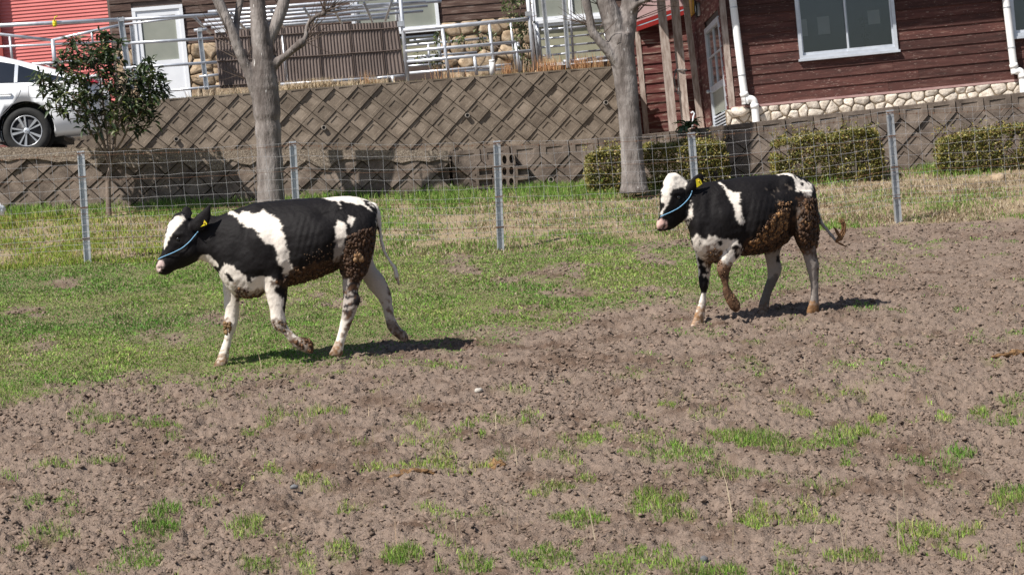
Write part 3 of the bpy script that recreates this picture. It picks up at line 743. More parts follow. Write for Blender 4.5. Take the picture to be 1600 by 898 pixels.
c.loft([(352, 405, 392, 400, .07, -.13), (347, 430, 385, 440, .075, -.13), (348.5, 452, 376, 458, .062, -.13), (350, 474, 375.3, 476, .051, -.13), (351, 492, 373.5, 494, .044, -.13), (349, 506, 370.5, 508, .044, -.13), (351.3, 521, 364.5, 523, .036, -.13), (347.5, 536, 361.5, 537, .031, -.13),
        (341.5, 552, 358, 553, .034, -.13), (336.5, 563, 357, 563, .037, -.13), (332.5, 572, 353.5, 571.5, .040, -.13), (331, 578, 349, 578, .040, -.13)])
# ears, poll knob, brow
c.loft([(296, 357, 300, 344, .03, .07), (303, 362, 305, 338, .022, .10), (311, 363.5, 312, 331.5, .018, .118), (320, 359, 319.5, 325, .016, .125), (327.5, 348, 325.5, 320, .014, .122), (330, 333, 328.5, 319, .010, .118)], seg=14)
c.loft([(282, 340, 298, 343, .025, -.07), (281.5, 332, 301, 336, .018, -.10), (285, 325.5, 300.5, 330, .015, -.12), (290, 321.5, 297.5, 324.5, .011, -.125)], seg=12)
c.loft([(272, 337, 288, 343, .07, 0), (279, 332, 296, 339, .06, 0), (286, 336, 302, 344, .055, 0)], seg=14)
c.loft([(271, 364, 279, 381, .02, .082), (277, 361, 286, 379, .03, .078), (286, 362, 292, 376, .02, .075)], seg=14)
# tail
c.loft([(583, 316, 586, 325, .03, .0), (588.5, 319, 588, 328, .026, .02), (594.5, 333, 588.5, 334, .022, .03), (596.5, 354, 590.5, 355, .019, .03), (598.3, 372, 592.5, 373, .017, .03), (603, 391, 597.5, 393, .016, .03),
        (611, 406, 606.5, 409, .017, .03), (620, 418, 614, 422, .026, .03), (622.8, 430, 615.5, 432, .028, .03), (623.8, 439, 619.5, 440, .014, .03), (625, 447, 623, 447.5, .006, .03)], seg=12)
me = c.body()
c.sculpt([(527, 319, 8, 7, .024), (507, 334, 15, 11, -.030), (548, 322, 13, 8, -.012), (582, 326, 6, 6, .016), (524, 392, 7, 26, -.022), (556, 376, 16, 20, .012), (583, 352, 5, 18, -.010), (540, 350, 10, 14, .010),
          (398, 330, 8, 14, .012), (404, 372, 16, 22, .012), (384, 352, 7, 22, -.016), (452, 398, 9, 34, -.024), (432, 440, 10, 12, .016), (368, 400, 10, 22, -.014), (342, 375, 12, 16, -.012), (318, 372, 7, 22, -.012), (300, 396, 12, 9, .012), (316, 405, 8, 6, -.010),
          (285, 388, 9, 6, -.012), (270, 398, 9, 6, -.006), (279, 366, 8, 3.5, .010), (278, 374, 4.5, 3.5, -.008), (247.8, 419.5, 2.6, 2.4, -.016), (259, 423, 10, 1.4, -.009), (251, 409, 4, 3, .006), (266, 355, 5, 6, -.006),
          (361, 507, 8, 7, .006), (435, 508, 9, 7, .006), (560, 468, 5, 8, .008), (543, 462, 6, 14, -.008), (388, 458, 14, 8, .012), (410, 440, 12, 10, -.012), (470, 360, 26, 30, .010)], (452, 505, 330, 430, 9.5, .25, .0014))
zc1 = lambda p: zpoly(p, 240, 300, 5.9875); zc2 = lambda p: zpoly(p, 320, 300, 5.9875); zc3 = lambda p: zpoly(p, 480, 300, 5.9875); zc4 = lambda p: zpoly(p, 320, 430, 5.611); zc5 = lambda p: zpoly(p, 490, 400, 5.281)
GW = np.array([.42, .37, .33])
L = [
 (WHITE, zc2([(190, 178), (240, 170), (335, 205), (355, 158), (402, 165), (430, 205), (520, 200), (552, 163), (600, 205), (690, 255), (745, 410), (770, 560), (782, 650), (845, 740), (775, 800), (752, 860), (735, 740), (690, 650), (680, 560), (640, 480), (575, 465), (560, 478), (500, 390), (430, 330), (370, 318), (300, 250), (240, 200)])),
 (WHITE, zc1([(405, 665), (420, 640), (440, 595), (505, 588), (560, 640), (605, 652), (598, 700), (550, 700), (480, 665)])),
 (WHITE, zc2([(120, 770), (150, 735), (165, 690), (190, 662), (250, 690), (300, 740), (362, 760), (390, 840), (470, 870), (560, 930), (560, 1000), (320, 1000), (120, 1000)])),
 (WHITE, [(330, 428), (381, 428), (381, 585), (322, 585)], -.5, .02),
 (BLACK, zc2([(175, 768), (215, 770), (270, 820), (272, 842), (235, 838)])), (BLACK, zc2([(130, 690), (165, 700), (160, 735), (135, 735)])),
 (WHITE, [(393, 434.5), (407, 432.5), (420, 433), (430, 436), (438, 446), (430, 449), (428, 453), (434, 462), (441.5, 463), (442, 478), (444.5, 492), (447, 504), (500, 560), (435, 560), (412, 470), (402, 452)], .04, .5),
 (WHITE, [(395, 437), (420, 440), (420, 470), (370, 470)]),
 (WHITE, zc3([(140, 58), (270, 20), (480, 15), (640, 80), (690, 130), (640, 160), (560, 80), (508, 68), (540, 110), (590, 150), (618, 195), (570, 162), (500, 122), (430, 108), (380, 98), (320, 86), (302, 96), (326, 152), (290, 118), (262, 82), (200, 80)])),
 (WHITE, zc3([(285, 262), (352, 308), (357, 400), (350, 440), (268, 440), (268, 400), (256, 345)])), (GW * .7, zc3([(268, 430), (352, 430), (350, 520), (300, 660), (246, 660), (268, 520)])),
 (WHITE, zc3([(385, 198), (462, 255), (430, 282), (416, 322), (374, 290), (395, 240)])),
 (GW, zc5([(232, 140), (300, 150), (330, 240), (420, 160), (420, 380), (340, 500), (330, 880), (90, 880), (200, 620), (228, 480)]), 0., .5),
 (WHITE, zc5([(225, 520), (330, 560), (250, 860), (90, 870)]), 0., .5),
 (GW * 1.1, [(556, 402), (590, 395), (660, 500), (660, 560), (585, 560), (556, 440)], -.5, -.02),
 (WHITE * .9, [(592, 322), (640, 322), (640, 455), (592, 455)], -.06, .1), (WHITE * .9, zc3([(645, 120), (700, 120), (700, 330), (655, 330)])),
 (WHITE, zc1([(178, 246), (215, 225), (284, 218), (300, 256), (240, 312), (190, 372), (132, 460), (112, 520), (100, 520), (100, 480), (112, 400), (118, 350), (140, 290)])),
 (PINK * .7 + .2, zc1([(5, 720), (40, 655), (66, 636), (84, 652), (102, 682), (92, 742), (60, 752), (5, 752)])), (BLACK * 1.5, zc1([(62, 700), (92, 690), (100, 735), (66, 746)])), (BLACK * 1.3, zc1([(0, 750), (100, 748), (120, 790), (0, 800)])),
]
for a in ([(360, 470), (400, 465), (410, 560), (385, 575), (368, 540)],): pass
mottle = [(BLACK * 3, zc5([(a, b), (a + w_, b - 8), (a + w_ + 8, b + h_), (a + 10, b + h_ + 6)]), 0., .5) for a, b, w_, h_ in ((255, 155, 60, 30), (285, 230, 70, 60), (262, 330, 60, 22), (250, 390, 80, 26), (240, 445, 60, 40), (320, 300, 50, 110), (300, 180, 70, 50))]
L += mottle
MU = [
 (zc3([(540, 330), (600, 325), (655, 340), (620, 560), (580, 740), (500, 850), (360, 800), (235, 730), (340, 600), (360, 520), (440, 440)]), .93, MUD, -.02, .5),
 (zc3([(-330, 830), (-100, 780), (60, 700), (240, 620), (300, 720), (260, 760), (100, 840), (-330, 900)]), .85, MUD * .8),
 (zc2([(745, 770), (840, 730), (960, 680), (1100, 660), (1100, 960), (760, 960)]), .85, MUD),
 (zc4([(262, 100), (350, 110), (540, 140), (520, 230), (280, 230)]), .9, MUD * 1.3), (zc4([(235, 70), (330, 80), (330, 140), (250, 130)]), .35, TAN),
 (zc4([(155, 372), (226, 388), (230, 470), (208, 520), (155, 520)]), .95, MUD * 2.0, -.5, .02),
 (zc4([(570, 398), (720, 388), (730, 500), (640, 500), (590, 450)]), .97, MUD * 1.25, .02, .5),
 (zc4([(735, 560), (850, 530), (980, 580), (980, 720), (780, 660)]), .97, MUD * 1.35, .02, .5), (zc4([(690, 480), (800, 500), (850, 560), (740, 600)]), .45, MUD * 2, .02, .5),
 (zc4([(100, 670), (215, 670), (215, 860), (30, 860)]), .7, TAN * .8, -.5, .02), (zc4([(40, 765), (215, 765), (215, 880), (30, 880)]), .97, TAN * .42, -.5, .02), (zc4([(160, 540), (240, 540), (215, 700), (110, 700)]), .3, TAN * .8, -.5, .02),
 (zc5([(150, 690), (275, 690), (250, 880), (80, 890)]), .55, TAN * .75, 0., .5), (zc5([(110, 745), (260, 760), (250, 890), (80, 890)]), .95, TAN * .46, 0., .5), (zc5([(235, 150), (400, 150), (390, 420), (240, 480)]), .38, MUD * 1.6, 0., .5), (zc5([(280, 480), (350, 470), (280, 680), (250, 740), (240, 640)]), .6, MUD * 2.2, 0., .5), (zc5([(250, 480), (370, 420), (350, 540), (310, 620), (250, 560)]), .6, MUD * 1.6, 0., .5),
 (zc5([(575, 160), (660, 260), (665, 370), (630, 340), (590, 200)]), .9, MUD, -.5, -.02), (zc5([(600, 530), (700, 540), (800, 640), (800, 730), (610, 640)]), .9, MUD * 1.2, -.5, -.02), (zc5([(560, 340), (640, 360), (660, 540), (600, 520)]), .5, MUD * 1.8, -.5, -.02),
 (zc3([(770, 780), (880, 790), (880, 910), (800, 900)]), .8, MUD * 2), 
]
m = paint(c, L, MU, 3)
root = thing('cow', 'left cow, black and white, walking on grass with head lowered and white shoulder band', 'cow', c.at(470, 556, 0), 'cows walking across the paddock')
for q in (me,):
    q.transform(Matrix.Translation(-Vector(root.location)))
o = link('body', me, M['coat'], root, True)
O1 = (.30, .155, .065); D1 = (.035, .02, .013)
clumps(c, [(zc3([(380, 420), (560, 330), (640, 345), (612, 560), (560, 740), (480, 840), (370, 790), (270, 720), (350, 600)]), 640, .005, .015, D1, (.085, .043, .022), -.02, .5),
           (zc3([(430, 570), (500, 560), (520, 640), (440, 640)]), 14, .012, .022, (.22, .12, .055), (.38, .24, .13), 0., .5),
           (zc3([(-300, 840), (60, 720), (240, 660), (260, 760), (100, 840), (-250, 900)]), 260, .005, .014, D1, (.12, .06, .026)),
           (zc2([(770, 770), (950, 690), (950, 860), (770, 880)]), 90, .006, .014, D1, (.16, .085, .04)),
           (zc4([(280, 110), (520, 150), (430, 215), (290, 190)]), 70, .006, .014, D1, (.2, .11, .05)),
           (zc4([(170, 390), (225, 420), (215, 510), (175, 510)]), 24, .008, .016, (.12, .07, .03), (.24, .15, .07), -.5, .02),
           (zc4([(590, 410), (715, 400), (720, 490), (640, 490)]), 60, .003, .008, (.07, .04, .02), (.15, .09, .045), .02, .5),
           (zc4([(780, 580), (940, 560), (950, 670), (830, 640)]), 50, .006, .013, (.06, .033, .018), (.15, .075, .035), .02, .5),
           (zc3([(-60, 580), (230, 480), (240, 640), (40, 720)]), 60, .003, .007, D1, (.13, .075, .038), 0., .5)], root, 5)
eb = MB(); eb.sphere(c.surf(278.3, 373.5, 2, -.013), .017, .017, .017, 14, 9); put(c, root, 'eye', M['eye'], eb)
rope(c, root, [(247, 405), (252.5, 402), (261, 398.5), (270, 395), (285, 387.5), (297, 377), (306, 366), (309.5, 362)])
ear_tag(c, root, [(313.5, 354.5), (318, 350), (319, 343.5), (323.5, 349), (323, 351)], .142)

# ---- right cow
c = Cow(16.3, 1180, .0022)
c.loft([(1025.5, 350, 1027.5, 360, .035, .0), (1027, 344.5, 1036, 362, .058, 0), (1030.5, 336, 1051, 358, .07, 0), (1031, 324, 1063, 349, .083, 0), (1029.5, 309, 1072, 341, .105, 0), (1031.5, 296, 1080, 330, .118, 0), (1037, 282, 1087, 322, .112, 0), (1045, 271.5, 1092, 318, .095, 0), (1056, 271, 1096, 314, .085, 0), (1068, 277, 1098, 308, .07, 0)], egg=-.06, pw=.85)
c.loft([(1064, 279, 1070, 345, .08, 0), (1082, 284, 1074, 354, .11, 0), (1099, 285.5, 1078, 366, .15, 0), (1112, 283, 1082, 385, .19, 0), (1126, 281.2, 1092, 401, .215, 0), (1140, 279.5, 1110, 410, .235, 0), (1152, 277.5, 1132, 407, .25, 0), (1166, 275.5, 1154, 399.5, .27, 0), (1182, 274, 1176, 399, .29, 0), (1200, 272.5, 1196, 395, .295, 0),
        (1216, 271.5, 1213, 388, .275, 0), (1231, 270, 1229, 378, .25, 0), (1246, 273.5, 1244, 366, .225, 0), (1261, 280.5, 1259, 352, .18, 0), (1271, 289, 1270, 335, .12, 0), (1276, 300, 1275, 322, .05, 0)], egg=.13)
c.loft([(1228, 298, 1275, 298, .08, .12), (1232, 325, 1278.5, 322, .11, .12), (1236, 346, 1279.5, 346, .12, .12), (1239, 364, 1279, 364, .11, .12), (1243, 378, 1278, 378, .085, .12), (1250, 390, 1276, 388, .065, .12), (1254.5, 401, 1277, 400, .052, .12), (1258, 412, 1279.8, 413, .046, .12), (1261.5, 426, 1280.3, 426, .041, .12), (1265.5, 442, 1279.2, 442, .033, .12),
        (1266.5, 458, 1279, 459, .029, .12), (1264.5, 472, 1280, 472, .034, .12), (1260.5, 484, 1280.5, 483, .038, .12), (1259.5, 491, 1279.5, 490.5, .039, .12)])
c.loft([(1205, 330, 1245, 330, .08, -.12), (1196, 368, 1238, 362, .09, -.12), (1193.5, 392, 1222, 386, .07, -.12), (1196, 404, 1218.5, 400, .055, -.12), (1198, 416, 1220.5, 411, .048, -.12), (1198.6, 431, 1221.3, 422, .042, -.12), (1194.8, 447, 1214, 440, .035, -.12), (1189.4, 463, 1205, 459, .030, -.12), (1185.2, 477, 1202, 477, .034, -.12), (1183, 487, 1199.5, 487, .038, -.12), (1182.5, 494, 1198.5, 494, .039, -.12)])
c.loft([(1112, 312, 1154, 306, .06, .10), (1112, 330, 1162, 326, .085, .145), (1117, 348, 1166, 345, .092, .162), (1126, 370, 1167, 370, .085, .15), (1131, 386, 1163, 388, .072, .14), (1127.5, 398, 1157, 400, .06, .14), (1121.5, 411, 1146, 412, .051, .14), (1119.7, 423, 1141, 424, .046, .14), (1124.5, 434, 1139.5, 434, .039, .14), (1129.5, 446, 1139, 445, .032, .14), (1129.7, 458, 1143.5, 454.5, .034, .14), (1133.5, 470, 1151, 464, .040, .14), (1140, 481, 1156, 471, .042, .14), (1147, 487, 1157.2, 477, .036, .14), (1152.5, 487, 1156.5, 482, .022, .14)])
c.loft([(1086, 365, 1122, 372, .08, -.12), (1084.5, 384, 1116, 398, .078, -.12), (1087, 399, 1113, 407, .065, -.12), (1089.5, 414, 1112, 418, .054, -.12), (1091.2, 430, 1109.5, 433, .047, -.12), (1092.6, 445, 1107.8, 446, .043, -.12), (1095, 457, 1103.8, 459, .033, -.12), (1091.8, 471, 1103.4, 471, .030, -.12), (1087, 484, 1102.5, 484, .034, -.12), (1083.5, 497, 1101, 495, .038, -.12), (1079.5, 508, 1098.5, 505, .04, -.12), (1078, 512.5, 1094, 512, .04, -.12)])
# ears
c.loft([(1068, 300, 1074, 288, .024, .07), (1077, 301, 1078, 281, .017, .10), (1087, 296, 1086, 273.5, .013, .115), (1096, 289, 1093.5, 270, .011, .12), (1101.5, 281.5, 1099, 272, .008, .118)], seg=14)
c.loft([(1040, 291, 1045, 277, .02, -.07), (1038.5, 285, 1042, 273, .014, -.10), (1041, 277, 1044, 270, .009, -.12)], seg=12)
c.loft([(1036, 284, 1062, 291, .085, .0), (1044, 271, 1070, 281, .08, 0), (1056, 269.5, 1076, 284, .06, 0)], seg=14)
c.loft([(1052, 300, 1058, 314, .02, .088), (1059, 298, 1065, 312, .028, .083), (1066, 300, 1069, 309, .02, .078)], seg=14)
c.loft([(1081, 370, 1092, 374, .05, -.02), (1086, 386, 1104, 392, .07, -.01), (1096, 400, 1116, 404, .07, 0), (1110, 409, 1126, 408, .05, 0)], seg=14)
# tail
c.loft([(1270, 296, 1276, 301, .03, .0), (1272, 315, 1278.5, 316, .024, -.02), (1275, 333, 1280.5, 331, .02, -.02), (1280.5, 349, 1285.5, 346, .018, -.02), (1290.5, 362, 1295.5, 358.5, .016, -.02), (1300.5, 374, 1304.5, 369.5, .015, -.02), (1307, 380, 1309.5, 377, .010, -.02)], seg=12)
me = c.body()
c.sculpt([(1229, 282, 8, 7, .024), (1212, 296, 14, 11, -.030), (1249, 285, 10, 8, -.010), (1268, 291, 5, 6, .014), (1236, 352, 6, 26, -.026), (1258, 335, 13, 18, .014), (1274, 318, 4, 18, -.008), (1245, 312, 9, 14, .010),
          (1128, 296, 8, 14, .012), (1136, 335, 15, 20, .012), (1110, 318, 7, 24, -.016), (1168, 355, 8, 32, -.024), (1153, 384, 9, 10, .016), (1100, 362, 8, 18, -.016), (1096, 325, 8, 18, -.014), (1074, 338, 10, 8, .012), (1052, 336, 8, 7, -.010), (1044, 346, 8, 5, -.005),
          (1060, 301.5, 8, 3.5, .010), (1060, 309, 4.5, 3.5, -.008), (1036.8, 355.5, 2.6, 2.4, -.016), (1046, 357, 8, 1.4, -.008), (1048, 290, 7, 8, .006), (1040, 312, 5, 12, -.005), (1130, 424, 8, 7, .006), (1100, 444, 7, 7, .006), (1214, 424, 5, 8, .008), (1274, 412, 4, 8, .008), (1120, 398, 10, 8, .012), (1190, 330, 24, 28, .010)], (1160, 1212, 300, 390, 9, .2, .0014))
z6 = lambda p: zpoly(p, 1020, 260, 5.9875); z7 = lambda p: zpoly(p, 1160, 260, 5.988); z8 = lambda p: zpoly(p, 1070, 370, 5.986)
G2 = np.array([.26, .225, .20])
L = [
 (WHITE, z6([(118, 95), (150, 60), (200, 50), (255, 62), (310, 125), (325, 152), (290, 207), (262, 198), (230, 198), (190, 215), (165, 262), (160, 310), (125, 370), (108, 392), (100, 450), (80, 465), (72, 455), (100, 380), (92, 345), (80, 325), (76, 230), (105, 165)])),
 (PINK, z6([(15, 560), (35, 500), (90, 486), (132, 522), (134, 582), (92, 594), (15, 590)])), (BLACK * 2, z6([(88, 550), (118, 535), (124, 580), (92, 588)])), (BLACK * 1.4, z6([(10, 582), (140, 588), (140, 630), (10, 630)])),
 (WHITE * .85, z6([(360, 320), (372, 400), (382, 470), (330, 556), (270, 525), (345, 440)])), (BLACK, z6([(300, 520), (365, 478), (368, 500), (315, 532)])),
 (WHITE, z6([(570, 138), (610, 168), (622, 150), (680, 200), (720, 242), (802, 250), (812, 300), (818, 400), (842, 480), (872, 515), (850, 562), (808, 540), (768, 490), (775, 420), (740, 330), (680, 262), (640, 190)])),
 (WHITE * .92, z6([(375, 690), (395, 625), (450, 655), (515, 692), (530, 625), (590, 668), (690, 686), (780, 690), (720, 830), (640, 960), (400, 960)])),
 (BLACK, z6([(425, 695), (450, 695), (455, 735), (432, 740)])), (BLACK, z6([(610, 700), (645, 695), (652, 738), (620, 735)])), (BLACK, z6([(395, 790), (412, 790), (412, 830), (398, 830)])),
 (WHITE, z8([(90, 120), (250, 180), (262, 420), (230, 900), (20, 900), (120, 640)]), -.5, .02),
 (BLACK, z8([(118, 190), (140, 186), (182, 232), (162, 262), (190, 285), (208, 305), (218, 362), (160, 350), (165, 372), (228, 402), (222, 470), (192, 535), (150, 510), (130, 480), (128, 300)]), -.5, .02),
 (WHITE, z8([(405, 40), (465, 22), (525, 85), (545, 180), (450, 280), (280, 270), (350, 170)]), .03, .5),
 (BLACK, z8([(440, 90), (480, 66), (498, 92), (478, 132), (500, 170), (488, 205), (462, 205), (462, 140), (440, 125)]), .03, .5), (BLACK, z8([(388, 126), (402, 126), (402, 156), (390, 158)]), .03, .5),
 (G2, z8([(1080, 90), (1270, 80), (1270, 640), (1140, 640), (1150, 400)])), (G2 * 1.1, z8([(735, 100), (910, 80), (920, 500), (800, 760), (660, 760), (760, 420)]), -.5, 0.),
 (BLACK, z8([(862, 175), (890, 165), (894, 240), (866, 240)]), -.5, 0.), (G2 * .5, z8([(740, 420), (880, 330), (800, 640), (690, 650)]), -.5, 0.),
 (WHITE, z7([(320, 68), (345, 50), (420, 45), (480, 78), (525, 110), (575, 130), (645, 170), (658, 222), (642, 284), (600, 282), (560, 240), (508, 230), (500, 160), (470, 112), (420, 78)])), (BLACK, z7([(520, 125), (545, 135), (580, 168), (565, 172)])),
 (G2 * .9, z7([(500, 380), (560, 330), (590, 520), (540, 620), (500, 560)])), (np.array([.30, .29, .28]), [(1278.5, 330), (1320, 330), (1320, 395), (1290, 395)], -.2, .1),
]
MU = [
 (z7([(-60, 830), (-40, 760), (100, 690), (200, 560), (330, 390), (460, 330), (470, 640), (440, 700), (310, 790), (0, 860)]), .75, MUD * .6),
 (z7([(505, 300), (600, 260), (700, 300), (725, 620), (700, 760), (560, 810), (470, 650), (470, 560)]), .93, MUD * .8),
 (z7([(210, 190), (460, 150), (480, 330), (330, 330)]), .22, np.array([.10, .08, .065])),
 (z6([(500, 740), (560, 720), (650, 780), (640, 960), (500, 960), (470, 860)]), .75, MUD * 2.0), (z6([(520, 800), (660, 780), (640, 960), (500, 960)]), .9, MUD),
 (z8([(290, 225), (460, 225), (440, 330), (420, 420), (300, 380)]), .99, MUD * 2.3, .03, .5), (z8([(330, 380), (430, 380), (540, 600), (520, 720), (420, 700), (350, 560)]), .97, MUD * 2.6, .03, .5),
 (z8([(110, 600), (205, 600), (190, 760), (60, 830)]), .7, TAN, -.5, .02), (z8([(40, 740), (190, 740), (190, 880), (40, 880)]), .95, TAN * .85, -.5, .02),
 (z8([(1140, 610), (1270, 600), (1270, 760), (1120, 760)]), .95, TAN * .9), (z8([(660, 640), (800, 640), (800, 770), (660, 770)]), .85, MUD * 1.6, -.5, 0.),
 (z8([(1080, 90), (1270, 90), (1265, 200), (1100, 170)]), .7, MUD), (z8([(1215, 150), (1270, 150), (1270, 420), (1230, 420)]), .6, MUD),
]
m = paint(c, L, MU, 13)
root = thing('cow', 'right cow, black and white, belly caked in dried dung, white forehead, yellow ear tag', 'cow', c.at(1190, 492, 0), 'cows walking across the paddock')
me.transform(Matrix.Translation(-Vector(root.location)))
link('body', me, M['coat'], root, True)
clumps(c, [(z7([(20, 760), (110, 690), (220, 560), (340, 430), (440, 440), (440, 560), (300, 680), (60, 790)]), 250, .006, .015, (.06, .03, .014), (.36, .19, .075), .0, .5),
           (z7([(-10, 800), (90, 700), (210, 540), (330, 400), (450, 400), (450, 580), (320, 700), (60, 810)]), 380, .004, .012, D1, (.11, .055, .025), .0, .5),
           (z7([(330, 330), (460, 330), (450, 470), (340, 450)]), 60, .005, .010, (.08, .04, .02), (.30, .17, .08), .0, .5),
           (z7([(-20, 800), (100, 740), (300, 660), (440, 600), (440, 690), (310, 780), (0, 840)]), 300, .006, .015, D1, (.10, .05, .022)),
           (z7([(530, 320), (690, 300), (712, 600), (700, 740), (560, 790), (490, 640)]), 520, .005, .017, D1, (.12, .06, .027)),
           (z7([(580, 330), (700, 330), (690, 470), (580, 460)]), 40, .007, .014, (.14, .07, .03), (.33, .19, .09)),
           (z7([(560, 480), (640, 480), (640, 560), (570, 560)]), 16, .012, .022, (.14, .075, .03), (.26, .15, .07)),
           (z6([(510, 760), (650, 780), (640, 920), (520, 900)]), 90, .005, .012, (.05, .028, .015), (.26, .14, .06)),
           (z8([(300, 240), (440, 240), (410, 400), (330, 380)]), 50, .003, .007, (.10, .055, .028), (.2, .115, .06), .03, .5),
           (z8([(360, 480), (440, 480), (520, 620), (490, 690), (420, 680)]), 40, .003, .007, (.10, .055, .028), (.2, .115, .06), .03, .5)], root, 9)
eb = MB(); eb.sphere(c.surf(1059.8, 308.5, 2, -.013), .017, .017, .017, 14, 9); put(c, root, 'eye', M['eye'], eb)
rope(c, root, [(1032, 338.5), (1036, 336.5), (1047, 332), (1060, 325.5), (1070, 317), (1077, 309), (1080.5, 302), (1081.5, 298)])
ear_tag(c, root, [(1087.2, 280.5), (1091, 278.5), (1095, 281.5), (1097.3, 287.5), (1088.8, 293)], .142)
mb = MB(); rr = random.Random(4)
for i in range(46):
    j = lambda s: rr.uniform(-s, s)
    w0 = -.02 + j(.02)
    if i < 34: path = [(1307 + j(1.5), 377 + j(2)), (1313 + j(3), 371 + j(4)), (1318 + j(3), 361 + j(3)), (1318.5 + j(3.5), 352 + j(3)), (1314 + j(4.5), 344 + j(4))]
    elif i < 40: path = [(1307, 378), (1314 + j(2), 381 + j(2)), (1323 + j(2), 386 + j(3))]
    else: path = [(1313, 372), (1308 + j(2), 362 + j(2)), (1303 + j(2), 354 + j(2))]
    q = [c.at(a, b, w0 + j(.01)) for a, b in path]
    q = list(catmull(np.array(q), 3)); n = len(q)
    mb.tube(q, [.005 * (1 - .85 * k / n) + .0006 for k in range(n)], 5)
TM = mat('matted_tail_hair', [(.13, .065, .03), (.26, .14, .065)], 30, .8)
put(c, root, 'tail_switch', TM, mb, True, 'stuff')

# ------------------------------------------------------------------ wire fence
def build_fence():
    tops = [(-205, 252, -192, 428), (126, 236, 137, 411), (457, 221, 467, 402), (776, 220, 782, 393), (1080, 207, 1092, 374), (1390, 172, 1404, 349), (1706, 150, 1718, 325)]
    root = thing('wire_fence', 'galvanised wire mesh fence on steel posts along the back of the paddock', 'fence', FENCE.hit(800, 392))
    B = []; T = []
    for a, b_, c_, d in tops:
        t = FENCE.hit(a, b_); q = FENCE.hit(c_, d); q[2] = min(q[2], float(g_smooth(q[0], q[1]))) - .06
        B.append(q); T.append(t)
        mb = MB(); ax = FENCE.h; n = FENCE.n
        # rolled steel channel: web and two lips
        prof = [(-.037, .018), (-.037, -.022), (.037, -.022), (.037, .018), (.014, .018), (.014, .012), (.030, .012), (.030, -.014), (-.026, -.014), (-.026, .018)]
        mb.rings([[p + ax * u + n * v for u, v in prof] for p in (q, t)], cap=False)
        mb.f.append(tuple(range(10))); mb.f.append(tuple(range(19, 9, -1)))
        post = obj('fence_post', mb, M['steel'], root)
        for k in (.02, .22, .48, .74):
            cl = MB(); p = t + (q - t) * k; cl.box(p + n * .02, ax * .043, np.array([0, 0, .006]), n * .004)
            obj('wire_clip', cl, M['rust'], post)
    spac = [.012, .145, .275, .395, .505, .605, .695, .775, .85, .915, .975, 1.03]
    rr = random.Random(3)
    for i in range(len(B) - 1):
        mb = MB(); t0, t1, b0, b1 = T[i], T[i + 1], B[i], B[i + 1]
        wdt = np.linalg.norm((t1 - t0)[:2]); nv = int(round(wdt / .150))
        wob = [[rr.uniform(-.007, .007) for _ in range(nv + 1)] for _ in spac]; wob2 = [[rr.uniform(-.008, .008) for _ in range(nv + 1)] for _ in spac]
        sag = rr.uniform(.008, .03)
        def pt(u, k, j):
            p = t0 * (1 - u) + t1 * u
            return p + FENCE.n * .026 + FENCE.h * wob[k][j] + np.array([0, 0, -spac[k] + wob2[k][j] - sag * 4 * u * (1 - u)])
        for k in range(len(spac)):
            mb.tube([pt(j / nv, k, j) for j in range(nv + 1)], .00155, 4, False)
        for j in range(1, nv):
            mb.tube([pt(j / nv, k, j) for k in range(len(spac))], .0017, 4, False)
            for k in range(len(spac)):                          # hinge knots
                p = pt(j / nv, k, j); mb.box(p, FENCE.h * .0045, np.array([0, 0, .0035]), FENCE.n * .003)
        obj('wire_mesh', mb, M['wire'], root, normals=False)
        mb = MB()
        for h, r in ((.045, .0021), (.31, .0017), (.66, .0021), (.93, .0021)):
            sg = rr.uniform(.0, .05); pts = []
            for j in range(13):
                u = j / 12; p = t0 * (1 - u) + t1 * u + FENCE.n * .034 + np.array([0, 0, -h - sg * 4 * u * (1 - u) + rr.uniform(-.004, .004)]); pts.append(p)
            mb.tube(pts, r, 4, False)
            for j in range(1, 24):
                if r > .002 and j % 2:
                    u = j / 24; a = int(u * 12); p = pts[a] * (1 - (u * 12 - a)) + pts[min(a + 1, 12)] * (u * 12 - a)
                    mb.box(p, FENCE.h * .004 + np.array([0, 0, .010]), FENCE.h * .004 - np.array([0, 0, .003]), FENCE.n * .003)
        obj('barbed_wire', mb, M['rust'], root, normals=False)
build_fence()

# ------------------------------------------------------------------ walls of diamond-set concrete blocks
def diamond_mesh(name, a, b, m, tri=None, sunk=.012):
    """one block: square on its corner, half-diagonals a and b, its lower right edge standing proud and a tilted sunk panel; local x along, z up, -y proud"""
    if tri is None: P0 = [(-a, 0), (0, -b), (a, 0), (0, b)]
    else: P0 = tri
    cx = sum(p[0] for p in P0) / len(P0); cz = sum(p[1] for p in P0) / len(P0); n = len(P0)
    sc = lambda k: [((p[0] - cx) * k + cx, (p[1] - cz) * k + cz) for p in P0]
    face = lambda x, z: .034 + .0065 * max(-1, min(1, (x / a - z / b)))          # proud at the lower right
    o1, o2, i1, i2 = sc(.972), sc(.950), sc(.58), sc(.53)
    v = [(x, 0, z) for x, z in o1] + [(x, -face(x, z) + .006, z) for x, z in o1] + [(x, -face(x, z), z) for x, z in o2] + [(x, -face(x, z), z) for x, z in i1]
    v += [(x, -face(x, z) + sunk * max(.06, .55 - .6 * (x / a - z / b)), z) for x, z in i2]
    f = []
    for r in range(4):
        for k in range(n): f.append((r * n + k, r * n + (k + 1) % n, (r + 1) * n + (k + 1) % n, (r + 1) * n + k))
    f.append(tuple(4 * n + k for k in range(n)))
    me = bpy.data.meshes.new(name); me.from_pydata(v, [], f); me.update(); fix_normals(me); me.materials.append(m); return me
